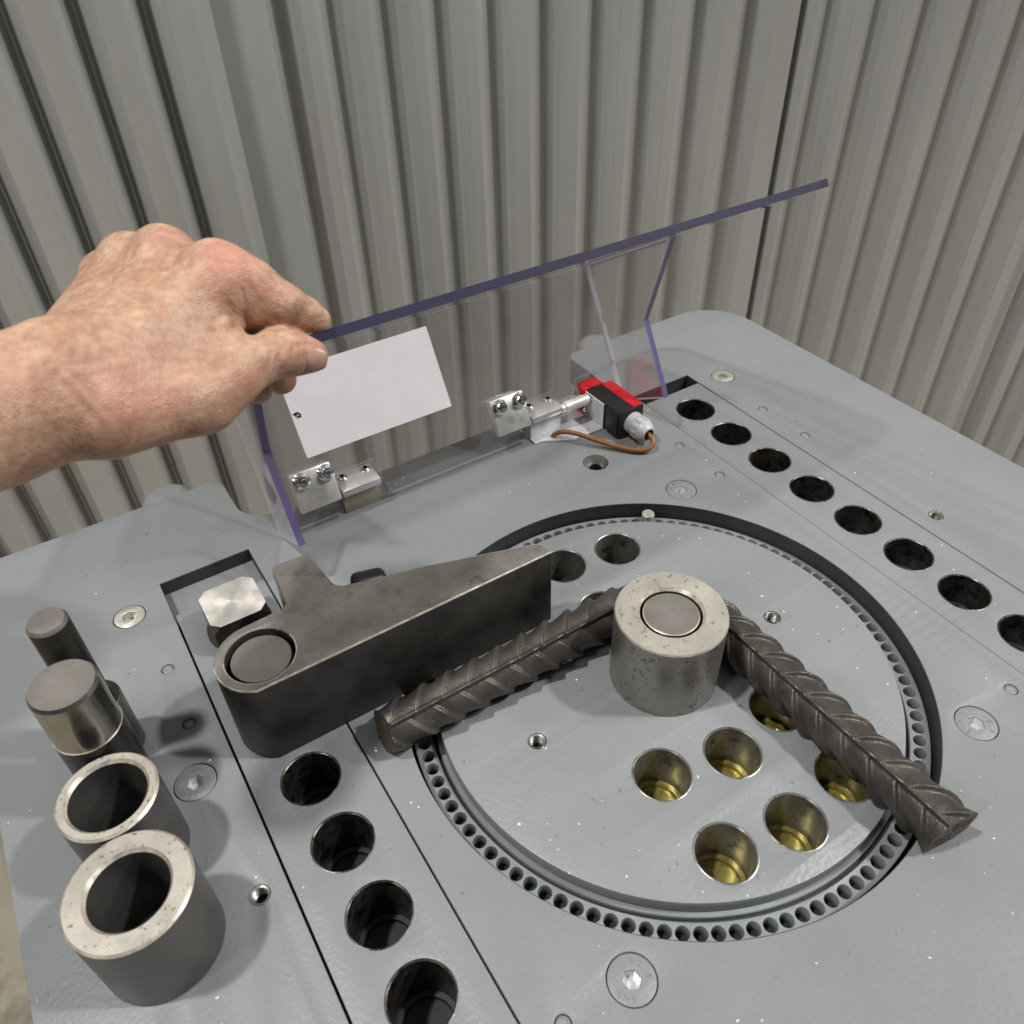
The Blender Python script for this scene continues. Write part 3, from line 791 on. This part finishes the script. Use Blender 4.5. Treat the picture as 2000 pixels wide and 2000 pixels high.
# white film stuck on the back of the panel
lb = onto(plate('label_film', [rounded([(-0.1475, 0.0590), (0.0047, 0.0590), (0.0047, 0.1400), (-0.1475, 0.1400)], 0.0006, 2)], 0.0002, 0.0006, M['label'], None, matrix=smat(X, SUP, SFW)), shield)
bpy.context.view_layer.update()
rnd = random.Random(8)
v = []; f = []
for cx, cy, s in ((-0.1443, 0.1005, 1.5), (-0.1425, 0.1012, 1.0), (-0.1408, 0.1006, 1.2), (-0.1437, 0.0985, 0.8), (-0.1415, 0.0975, 0.9), (-0.1398, 0.0987, 0.9), (-0.1428, 0.0968, 0.6), (-0.1402, 0.0968, 0.7)):
    b0 = len(v); k = 7
    for i in range(k):
        q = 2 * math.pi * i / k; rr = 0.0010 * s * rnd.uniform(0.5, 1.3)
        p = SO + X * (cx + 1.5 * rr * math.cos(q)) + SUP * (cy + rr * math.sin(q)) + SFW * 0.0010
        v.append(p)
    f.append(tuple(range(b0, b0 + k)))
onto(pydata('printed_mark', v, f, M['black'], None, 0), lb)

# ================================================================== hinges
AX = Vector((0, 0.3070, 0.0262))         # hinge axis (y, z)
def hinge(x, label, block=True):
    t = empty('hinge', (x, AX.y, 0.0)); bpy.context.view_layer.update()
    lm = smat(X, SUP, SFW, SO + X * x)
    leaf = onto(box('moving_leaf', 0, 0.0405, 0.0135, 0.0512, 0.0003, 0.0100, M['alu'], None, 0.0022, lm), t)
    bpy.context.view_layer.update()
    for dx in (0.0100, 0.0335):
        c = SO + X * (x + dx) + SUP * 0.0422 + SFW * 0.0100; k = 1.3
        nut = onto(lathe('flange_nut', [(r_ * k, z_ * k) for r_, z_ in ((0, 0.0), (0.0062, 0.0), (0.0064, 0.0008), (0.0052, 0.0018), (0.0044, 0.0022), (0.0044, 0.0052), (0.0036, 0.0060), (0.0028, 0.0060), (0.0027, 0.0046), (0.0, 0.0046))], [M['chrome']], None, c, seg=12, axis=SFW, smooth=25), leaf)
        onto(lathe('stud_end', [(r_ * k, z_ * k) for r_, z_ in ((0.0025, 0.004), (0.0025, 0.0070), (0.0019, 0.0077), (0.0012, 0.0076), (0.0012, 0.0060), (0, 0.0060))], [M['chrome']], None, c, seg=20, axis=SFW), leaf)
    fx = onto(box('fixed_leaf', x + 0.0415, x + 0.0815, AX.y - 0.0025, AX.y + 0.0275, 0.0225, 0.0310, M['alu'], None, 0.0028), t)
    bpy.context.view_layer.update()
    for dx in (0.0500, 0.0740):
        s = onto(lathe('cap_screw', [(0.0050, 0.0), (0.0050, 0.0012), (0.0040, 0.0021), (0.0023, 0.0021), (0.0022, 0.0002), (0, 0.0001)], [M['chrome'], M['pit']], None, (x + dx, AX.y + 0.0185, 0.0311), seg=24, mi=[0, 0, 0, 1, 1]), fx)
    if block: onto(box('support_block', x + 0.0425, x + 0.0808, AX.y + 0.0035, AX.y + 0.0268, 0.0002, 0.0208, M['zinc_yellow'] if x < 0 else M['zinc'], None, 0.0006), t)
    return tag(t, label, 'hinge', 'aluminium hinges of the shield')
hinge(-0.1716, 'silver aluminium hinge with two hex nuts just below the white label')
hinge(0.0400, 'silver aluminium hinge with two hex nuts next to the red and black switch')

# ================================================================== safety switch with cable
sw = empty('safety_switch', (0.172, 0.29, 0.0)); bpy.context.view_layer.update()
tag(sw, 'small red and black safety switch with grey gland and brown cable', 'switch')
br = onto(plate('bracket', [[(0.0815, 0.3360), (0.0815, 0.3010), (0.0925, 0.2990), (0.1180, 0.2836), (0.1574, 0.2830), (0.1574, 0.3360)]], 0.0003, 0.0018, M['zinc'], None), sw)
bpy.context.view_layer.update()
onto(box('upright_plate', 0.1562, 0.1577, 0.2832, 0.3180, 0.0019, 0.0312, M['zinc'], None, 0.0003), br)
onto(box('housing', 0.1580, 0.1895, 0.2580, 0.3150, 0.0020, 0.0330, M['black'], None, 0.0010), sw)
onto(box('housing_rib', 0.1560, 0.1582, 0.2600, 0.2780, 0.0030, 0.0318, M['black'], None, 0.0006), sw)
onto(box('lid', 0.1772, 0.1903, 0.2600, 0.3152, 0.0030, 0.0338, M['red'], None, 0.0010), sw)
onto(box('head', 0.1540, 0.1800, 0.3155, 0.3320, 0.0020, 0.0338, M['red'], None, 0.0012), sw)
onto(box('head_flange', 0.1520, 0.1560, 0.3185, 0.3300, 0.0060, 0.0300, M['red'], None, 0.0012), sw)
for z in (0.0085, 0.0265):
    onto(lathe('bracket_screw', [(0, 0.0), (0.0032, 0.0), (0.0032, 0.0012), (0.0022, 0.0022), (0, 0.0022)], [M['chrome']], None, (0.1561, 0.3135, z), seg=20, axis=(-1, 0, 0)), sw)
onto(lathe('shaft', [(0, 0), (0.0048, 0), (0.0048, 0.004), (0.0062, 0.005), (0.0062, 0.030), (0.0050, 0.0312), (0.0050, 0.035)], [M['zinc']], None, (0.1190, 0.3085, 0.0262), seg=32, axis=(1, 0, 0)), sw)
gl = onto(lathe('cable_gland', [(0, 0), (0.0118, 0.0), (0.0118, 0.0075), (0.0108, 0.0078), (0.0108, 0.0090), (0.0116, 0.0094), (0.0116, 0.0155), (0.0110, 0.0205), (0.0094, 0.0245), (0.0074, 0.0268), (0.0062, 0.0272), (0.0056, 0.0262), (0.0040, 0.0262)], [M['gland'], M['rubber']], None, (0.1755, 0.2582, 0.0165), seg=40, mi=[0] * 10 + [1, 1], axis=(0, -1, -0.02)), sw)
bpy.context.view_layer.update()
for i in range(10):               # grip ribs round the nut
    q = 2 * math.pi * i / 10
    p = Vector((0.1755 + 0.0114 * math.cos(q), 0.0, 0.0165 + 0.0114 * math.sin(q)))
    mm = Matrix.Translation((p.x, 0.2450, p.z)) @ Matrix.Rotation(-q, 4, 'Y')
    onto(box('grip_rib', -0.0008, 0.0008, -0.0048, 0.0035, -0.0016, 0.0016, M['gland'], None, 0.0006, mm), gl)
onto(tube('cable', [(0.1760, 0.2400, 0.0160), (0.1765, 0.2310, 0.0148), (0.1755, 0.2235, 0.0105), (0.1690, 0.2222, 0.0062), (0.1590, 0.2290, 0.0042), (0.1480, 0.2420, 0.0045), (0.1330, 0.2620, 0.0075), (0.1210, 0.2790, 0.0105), (0.1120, 0.2910, 0.0100), (0.1050, 0.2990, 0.0050), (0.1030, 0.3018, -0.0040)], 0.0026, M['cable'], None, 16, 8), sw)

HAND_ORIGIN = (-0.16964, 0.13561, 0.27988)
HAND_AXES = [[0.843854, 0.367999, -0.390497], [-0.535935, 0.542554, -0.646845], [-0.026173, 0.755123, 0.65506]]
BONES = [   # name, joint, radius, joint, radius, blend (all mm, hand frame)
    ('forearm', (-163.3, -81.1, 129.0), 33.0, (-135.5, -52.9, 86.0), 30.5, 14),
    ('forearm', (-135.5, -52.9, 86.0), 30.5, (-113.2, -38.3, 74.0), 33.0, 14),
    ('metacarpal pinky', (-131.5, -20.5, 46.0), 15.0, (-134.1, 40.0, -10.0), 10.5, 18),
    ('metacarpal ring', (-118.7, -23.9, 57.0), 15.5, (-113.4, 44.4, 4.0), 11.0, 18),
    ('metacarpal middle', (-107.2, -27.4, 63.0), 16.0, (-87.5, 43.6, 18.0), 12.0, 18),
    ('metacarpal index', (-96.0, -29.6, 65.0), 16.0, (-52.9, 29.5, 32.0), 12.4, 18),
    ('palm', (-110.6, -31.6, 49.0), 24.0, (-74.5, 10.2, 19.0), 17.0, 16),
    ('thenar', (-90.7, -51.9, 70.0), 21.5, (-56.8, -39.1, 44.0), 18.5, 16),
    ('thumb base', (-56.8, -38.1, 44.0), 17.5, (-45.1, -27.7, 37.0), 15.0, 12),
    ('web', (-86.7, -26.6, 59.0), 18.0, (-54.0, -6.1, 33.0), 15.0, 16),
    ('thumb prox', (-45.1, -27.7, 37.0), 15.0, (-23.4, -11.4, 18.0), 12.2, 8),
    ('thumb dist', (-23.4, -11.4, 18.0), 12.2, (-15.5, -11.0, 13.0), 11.4, 6),
    ('thumb dist', (-15.5, -11.0, 13.0), 11.4, (-7.3, -11.3, 9.0), 9.6, 5),
    ('index prox', (-52.4, 30.0, 32.0), 12.4, (-34.9, 24.3, 24.0), 12.0, 9),
    ('index prox', (-34.9, 25.3, 24.0), 11.8, (-20.6, 15.9, 17.0), 10.6, 6),
    ('index web', (-50.7, 19.3, 31.0), 15.0, (-37.6, 14.6, 22.0), 11.5, 9),
    ('web fold', (-52.9, -3.3, 10.0), 9.0, (-23.7, 6.0, -6.0), 5.0, 3),
    ('index mid', (-20.6, 15.9, 17.0), 10.6, (-9.9, 12.9, 8.0), 8.3, 5),
    ('index dist', (-9.9, 12.9, 8.0), 8.3, (-4.3, 11.3, 2.0), 6.2, 4),
    ('middle prox', (-87.5, 43.6, 18.0), 12.0, (-65.0, 33.6, -22.0), 10.5, 4),
    ('middle mid', (-65.0, 33.6, -22.0), 10.2, (-46.8, 2.0, -32.0), 10.0, 3),
    ('middle dist', (-46.8, 2.0, -32.0), 10.0, (-33.7, -19.3, -24.0), 9.4, 3),
    ('ring prox', (-113.4, 44.4, 4.0), 11.0, (-92.6, 28.6, -38.0), 10.0, 4),
    ('ring mid', (-92.6, 28.6, -38.0), 10.0, (-65.0, -4.2, -42.0), 9.6, 3),
    ('ring dist', (-65.0, -4.2, -42.0), 9.6, (-50.4, -24.5, -32.0), 9.0, 3),
    ('pinky prox', (-134.1, 40.0, -10.0), 10.5, (-124.7, 17.0, -48.0), 8.6, 4),
    ('pinky mid', (-124.7, 17.0, -48.0), 8.6, (-101.2, -7.8, -48.0), 7.2, 3),
    ('knuckle index', (-54.7, 31.8, 31.0), 11.8, (-47.6, 30.4, 30.0), 11.2, 12),
    ('knuckle bridge', (-57.6, 30.6, 23.0), 10.5, (-90.7, 42.8, 10.0), 10.5, 14),
    ('knuckle bridge', (-90.7, 42.8, 10.0), 10.5, (-116.2, 43.3, -2.0), 10.0, 14),
    ('knuckle bridge', (-116.2, 43.3, -2.0), 10.0, (-136.1, 39.7, -14.0), 9.5, 14),
    ('knuckle middle', (-88.1, 44.3, 19.0), 11.6, (-85.3, 43.7, 19.0), 11.2, 10),
    ('knuckle ring', (-113.5, 45.0, 5.0), 11.0, (-111.3, 44.1, 5.0), 10.6, 10),
    ('thumb joint', (-21.3, -11.1, 22.0), 9.6, (-19.7, -11.5, 22.0), 9.6, 5),
    ('index pad', (-11.5, 10.8, 8.0), 8.0, (-5.0, 9.0, 2.0), 6.2, 4),
]
CREASES = [   # line across the skin, depth, width (mm)
    ([(-43.7, 11.9), (-40.3, 4.2), (-39.8, -5.1)], 1.3, 1.8),
    ([(-35.8, 20.5), (-35.6, 10.6), (-38.7, 0.6)], 1.2, 1.6),
    ([(-38.6, 13.2), (-38.1, 3.4)], 0.7, 1.5),
    ([(-23.4, -4.8), (-21.9, -12.9), (-22.9, -21.0)], 0.7, 1.1),
    ([(-19.8, -3.8), (-18.3, -12.9), (-19.8, -21.0)], 0.9, 1.2),
    ([(-16.3, -5.9), (-15.3, -13.9)], 0.5, 1.1),
    ([(-102.2, -35.4), (-93.6, -46.6), (-84.2, -59.4)], 0.7, 2.2),
    ([(-95.4, 48.8), (-99.5, 31.4), (-105.7, 10.4)], 1, 3.4),
    ([(-61.7, 41.6), (-64.4, 24.5), (-70.7, 4.1)], 1, 4.5),
    ([(-42.7, -50.7), (-35.3, -45.1)], 0.6, 1.4),
    ([(-29.3, -36.2), (-33.1, -40.9), (-43.5, -48.5)], 0.5, 1.4),
    ([(-115.2, 49.7), (-117.3, 39.4)], 0.8, 2.5),
    ([(-84.0, 37.2), (-91.8, 10.4), (-99.6, -8.5)], -0.7, 3.2),
    ([(-54.9, 22.6), (-70.7, -3.1), (-83.9, -19.6)], -0.5, 3.6),
    ([(-52.9, 37.2), (-47.1, 34.3), (-39.3, 34.3)], 0.25, 1.4),
    ([(-53.9, 32.3), (-46.1, 29.9), (-37.4, 30.4)], 0.25, 1.4),
    ([(-85.4, 47.3), (-80.5, 45.8), (-74.5, 46.8)], 0.4, 1.2),
    ([(-15.6, 23.2), (-18.7, 17.1), (-20.7, 9.0)], 0.5, 1.2),
    ([(-12.6, 21.2), (-15.6, 13.1)], 0.4, 1.1),
    ([(-33.8, 23.5), (-28.8, 14.5), (-28.8, 5.6)], 0.5, 1.8),
    ([(-42.2, 8.1), (-47.1, -1.7), (-46.1, -11.4)], 0.8, 2.2),
    ([(-97.9, -32.8), (-87.6, -45.7), (-79.0, -58.6)], 0.35, 1.6),
    ([(-12.6, -14.4), (-11.5, -9.3), (-5.4, -7.3)], 0.6, 1),
]
FLUSH = [
    ((-42.4, 30.8), 14, 0.6),
    ((-80.5, 47.3), 9, 0.15),
    ((-73.9, -44.0), 17, 0.4),
    ((-24.8, 20.5), 8, 0.35),
    ((-6.5, -10.3), 9, 0.35),
    ((-32.1, -35.3), 14, 0.25),
    ((-61.7, -39.2), 13, 0.2),
    ((-115.9, -40.4), 14, 0.2),
]
NAIL = (-3.5, -15.2, 18.5)

# ================================================================== the hand holding the shield open
def build_hand():
    pad = 14.0
    A = np.array([b[1] for b in BONES]); B = np.array([b[3] for b in BONES])
    lo = np.minimum(A, B).min(0) - 40; hi = np.maximum(A, B).max(0) + 40
    h = 1.15
    nx, ny, nz = [int(math.ceil((hi[i] - lo[i]) / h)) for i in range(3)]
    g = np.full((nx, ny, nz), 40.0, dtype=np.float32)
    ax = [(lo[i] + h * np.arange((nx, ny, nz)[i])).astype(np.float32) for i in range(3)]
    for name, a, ra, b, rb, k in BONES:
        a = np.array(a, np.float32); b = np.array(b, np.float32)
        rm = max(ra, rb) + pad
        sl = []
        for i in range(3):
            i0 = max(0, int((min(a[i], b[i]) - rm - lo[i]) / h)); i1 = min((nx, ny, nz)[i], int((max(a[i], b[i]) + rm - lo[i]) / h) + 2)
            sl.append(slice(i0, i1))
        sl = tuple(sl)
        x = ax[0][sl[0]][:, None, None] - a[0]; y = ax[1][sl[1]][None, :, None] - a[1]; z = ax[2][sl[2]][None, None, :] - a[2]
        ba = b - a; q = float(ba @ ba) + 1e-6
        t = np.clip((x * ba[0] + y * ba[1] + z * ba[2]) / q, 0, 1)
        d = np.sqrt((x - t * ba[0]) ** 2 + (y - t * ba[1]) ** 2 + (z - t * ba[2]) ** 2) - (ra + (rb - ra) * t)
        cur = g[sl]
        hh = np.clip(0.5 + 0.5 * (cur - d) / k, 0, 1)
        g[sl] = cur * (1 - hh) + d * hh - k * hh * (1 - hh)
    # surface nets
    s = g < 0
    cnt = np.zeros((nx - 1, ny - 1, nz - 1), np.int32); acc = np.zeros((nx - 1, ny - 1, nz - 1, 3), np.float32)
    cor = [(i, j, k) for i in (0, 1) for j in (0, 1) for k in (0, 1)]
    def sub(arr, c): return arr[c[0]:nx - 1 + c[0], c[1]:ny - 1 + c[1], c[2]:nz - 1 + c[2]]
    for c in cor:
        for d_ in range(3):
            if c[d_] == 1: continue
            e = list(c); e[d_] = 1; e = tuple(e)
            g0 = sub(g, c); g1 = sub(g, e); cr = sub(s, c) != sub(s, e)
            t = np.where(cr, g0 / np.where(cr, g0 - g1, 1), 0)
            cnt += cr
            for i in range(3):
                acc[..., i] += np.where(cr, c[i] + (t if i == d_ else 0), 0)
    act = cnt > 0
    idx = -np.ones(act.shape, np.int64); ids = np.argwhere(act); idx[act] = np.arange(len(ids))
    V = (ids + acc[act] / cnt[act][:, None]) * h + lo
    F = []
    for d_ in range(3):
        o1, o2 = [(1, 2), (2, 0), (0, 1)][d_]
        sh = [nx, ny, nz]; 
        s0 = [slice(1, n - 1) for n in sh]; s1 = list(s0); s0[d_] = slice(0, sh[d_] - 1); s1[d_] = slice(1, sh[d_])
        a = s[tuple(s0)]; b = s[tuple(s1)]
        e = np.argwhere(a != b)
        inside = a[tuple(e.T)]
        e = e + np.array([0 if i == d_ else 1 for i in range(3)])
        def cell(p1, p2):
            q = e.copy(); q[:, o1] -= p1; q[:, o2] -= p2
            return idx[q[:, 0], q[:, 1], q[:, 2]]
        quad = np.stack([cell(1, 1), cell(0, 1), cell(0, 0), cell(1, 0)], 1)
        quad[~inside] = quad[~inside][:, ::-1]
        F.append(quad)
    F = np.concatenate(F)
    F = F[(F >= 0).all(1)]
    # relax the voxel steps
    E = np.concatenate([F[:, [0, 1]], F[:, [1, 2]], F[:, [2, 3]], F[:, [3, 0]]])
    deg = np.bincount(np.concatenate([E[:, 0], E[:, 1]]), minlength=len(V)).astype(float)
    def smooth(V, k):
        for _ in range(k):
            S = np.zeros_like(V)
            for i in range(3):
                S[:, i] = np.bincount(E[:, 0], V[E[:, 1], i], len(V)) + np.bincount(E[:, 1], V[E[:, 0], i], len(V))
            V = 0.5 * V + 0.5 * S / deg[:, None]
        return V
    V = smooth(V, 5)
    def normals(V):
        n = np.cross(V[F[:, 2]] - V[F[:, 0]], V[F[:, 3]] - V[F[:, 1]])
        out = np.zeros_like(V)
        for j in range(4):
            for i in range(3): out[:, i] += np.bincount(F[:, j], n[:, i], len(V))
        return out / (np.linalg.norm(out, axis=1)[:, None] + 1e-9)
    Nn = normals(V)
    if (Nn * (V - V.mean(0))).sum() < 0:
        F = F[:, ::-1]; Nn = -Nn
    # folds and tendons pressed into the skin on the side facing outward
    disp = np.zeros(len(V))
    face = np.clip(Nn[:, 2] * 2.5, 0, 1)
    for line, dep, wd in CREASES:
        P = np.array(line); best = np.full(len(V), 1e9)
        for p, q in zip(P[:-1], P[1:]):
            ba = q - p; t = np.clip(((V[:, :2] - p) @ ba) / (ba @ ba), 0, 1)
            best = np.minimum(best, np.linalg.norm(V[:, :2] - p - t[:, None] * ba, axis=1))
        ends = np.minimum(1, np.minimum(np.linalg.norm(V[:, :2] - P[0], axis=1), np.linalg.norm(V[:, :2] - P[-1], axis=1)) / (2.2 * wd) + 0.15)
        disp -= dep * np.exp(-(best / wd) ** 2) * face * ends
    V = V + Nn * disp[:, None]
    red = np.zeros(len(V))
    for c, r, a in FLUSH:
        red = np.maximum(red, a * np.exp(-(np.linalg.norm(V[:, :2] - np.array(c), axis=1) / r) ** 2))
    me = bpy.data.meshes.new('person')
    me.from_pydata((V / 1000).tolist(), [], F.tolist()); me.update()
    at = me.attributes.new('flush', 'FLOAT', 'POINT'); at.data.foreach_set('value', red.astype(np.float32))
    return me

def skin_mat():
    ma, nt, b = newmat('skin'); L = nt.links
    co = coords(nt)
    n1 = N(nt, 'ShaderNodeTexNoise', Scale=55.0, Detail=6.0, Roughness=0.62); L.new(co, n1.inputs['Vector'])
    r1 = ramp(nt, n1.outputs['Fac'], [(0.32, (0.385, 0.205, 0.135)), (0.52, (0.50, 0.300, 0.205)), (0.72, (0.60, 0.405, 0.285))])
    n2 = N(nt, 'ShaderNodeTexNoise', Scale=230.0, Detail=4.0); L.new(co, n2.inputs['Vector'])
    r2 = ramp(nt, n2.outputs['Fac'], [(0.35, 0.80), (0.65, 1.08)])
    m1 = N(nt, 'ShaderNodeMix', data_type='RGBA', blend_type='MULTIPLY'); m1.inputs['Factor'].default_value = 1
    L.new(r1.outputs[0], m1.inputs[6]); L.new(r2.outputs[0], m1.inputs[7])
    at = N(nt, 'ShaderNodeAttribute', attribute_name='flush')
    m2 = N(nt, 'ShaderNodeMix', data_type='RGBA'); L.new(at.outputs['Fac'], m2.inputs['Factor']); L.new(m1.outputs[2], m2.inputs[6])
    m2.inputs[7].default_value = (0.62, 0.25, 0.19, 1)
    L.new(m2.outputs[2], b.inputs['Base Color'])
    b.inputs['Roughness'].default_value = 0.50; b.inputs['Specular IOR Level'].default_value = 0.4
    b.inputs['Subsurface Weight'].default_value = 0.07; b.inputs['Subsurface Scale'].default_value = 0.004
    b.inputs['Subsurface Radius'].default_value = (1.0, 0.35, 0.2)
    v1 = N(nt, 'ShaderNodeTexVoronoi', Scale=900.0); L.new(co, v1.inputs['Vector'])
    n3 = N(nt, 'ShaderNodeTexNoise', Scale=340.0, Detail=5.0); L.new(co, n3.inputs['Vector'])
    wv = N(nt, 'ShaderNodeTexWave', Scale=120.0, Distortion=9.0, Detail=3.0); wv.inputs['Detail Scale'].default_value = 2.0; L.new(co, wv.inputs['Vector'])
    s1 = N(nt, 'ShaderNodeMath', operation='MULTIPLY_ADD'); L.new(v1.outputs['Distance'], s1.inputs[0]); s1.inputs[1].default_value = 0.5; L.new(n3.outputs['Fac'], s1.inputs[2])
    s2 = N(nt, 'ShaderNodeMath', operation='MULTIPLY_ADD'); L.new(wv.outputs['Fac'], s2.inputs[0]); s2.inputs[1].default_value = 0.12; L.new(s1.outputs[0], s2.inputs[2])
    bp = N(nt, 'ShaderNodeBump', Strength=0.42, Distance=0.0010); L.new(s2.outputs[0], bp.inputs['Height']); L.new(bp.outputs[0], b.inputs['Normal'])
    return ma
M['skin'] = skin_mat()
M['nail'] = surface('thumb nail', (0.42, 0.245, 0.195), 0.36, var=0.1, vscale=120, world=False)

hand_me = build_hand()
hand = mesh_obj('person', hand_me, M['skin'], None, 0)
hand_me.polygons.foreach_set('use_smooth', [True] * len(hand_me.polygons))
hm = Matrix(HAND_AXES).to_4x4(); hm.translation = HAND_ORIGIN
hand.matrix_world = hm
tag(hand, 'bare left hand and forearm pinching the edge of the clear shield between thumb and finger', 'person')
# thumb nail: a shallow curved plate
v = []; f = []
nu, nv = 16, 12
for i in range(nu + 1):
    for j in range(nv + 1):
        a = -1 + 2 * i / nu; b = -1 + 2 * j / nv
        q = math.sqrt(max(0, 1 - abs(b) ** 3.2)); x = a * q if a > 0 else a * (0.75 + 0.25 * q)
        v.append(Vector((x * 7.2, b * 7.0, 1.6 - 2.2 * b * b - 1.1 * max(0, a) ** 2 - 0.8 * max(0, -a) ** 2)))
for i in range(nu):
    for j in range(nv): f.append((i * (nv + 1) + j, (i + 1) * (nv + 1) + j, (i + 1) * (nv + 1) + j + 1, i * (nv + 1) + j + 1))
rot = Matrix.Rotation(R(22), 3, 'X') @ Matrix.Rotation(R(16), 3, 'Y') @ Matrix.Rotation(R(-6), 3, 'Z')
v = [(rot @ p + Vector(NAIL)) / 1000 for p in v]
nl = pydata('thumb_nail', v, f, M['nail'], None, 80)
nl.parent = hand
sol = nl.modifiers.new('thickness', 'SOLIDIFY'); sol.thickness = 0.0006; sol.offset = -1

# ================================================================== scattered metal chips on the paint
rnd = random.Random(21)
v = []; f = []
def chip(x, y, z, s):
    b0 = len(v); q0 = rnd.uniform(0, 6.28); k = 5
    for i in range(k):
        q = q0 + 2 * math.pi * i / k; rr = s * rnd.uniform(0.4, 1.0)
        v.append((x + rr * math.cos(q) * 1.3, y + rr * math.sin(q), z + rnd.uniform(0.0001, 0.0006)))
    v.append((x, y, z + 0.0007)); c = len(v) - 1
    for i in range(k): f.append((b0 + i, b0 + (i + 1) % k, c))
n = 0
while n < 150:
    x = rnd.uniform(-0.44, 0.42); y = rnd.uniform(-0.3, 0.34)
    rr = math.hypot(x, y)
    if 0.172 < rr < 0.202 or (abs(x) > 0.22 and abs(x) < 0.306) or rr < 0.043 or (x < -0.33 and -0.03 < y < 0.19): continue
    z = DZ if rr < 0.172 else 0.0
    if rr < 0.172 and any(math.hypot(x - a, y - b) < 0.022 for a, b in DISC + DTH): continue
    chip(x, y, z, rnd.choice([0.0005, 0.0006, 0.0008, 0.0012])); n += 1
ch = pydata('metal_chips', v, f, M['bright'], None, 0)
tag(ch, 'tiny bright metal chips scattered over the grey table and turntable', 'chips', kind='stuff')
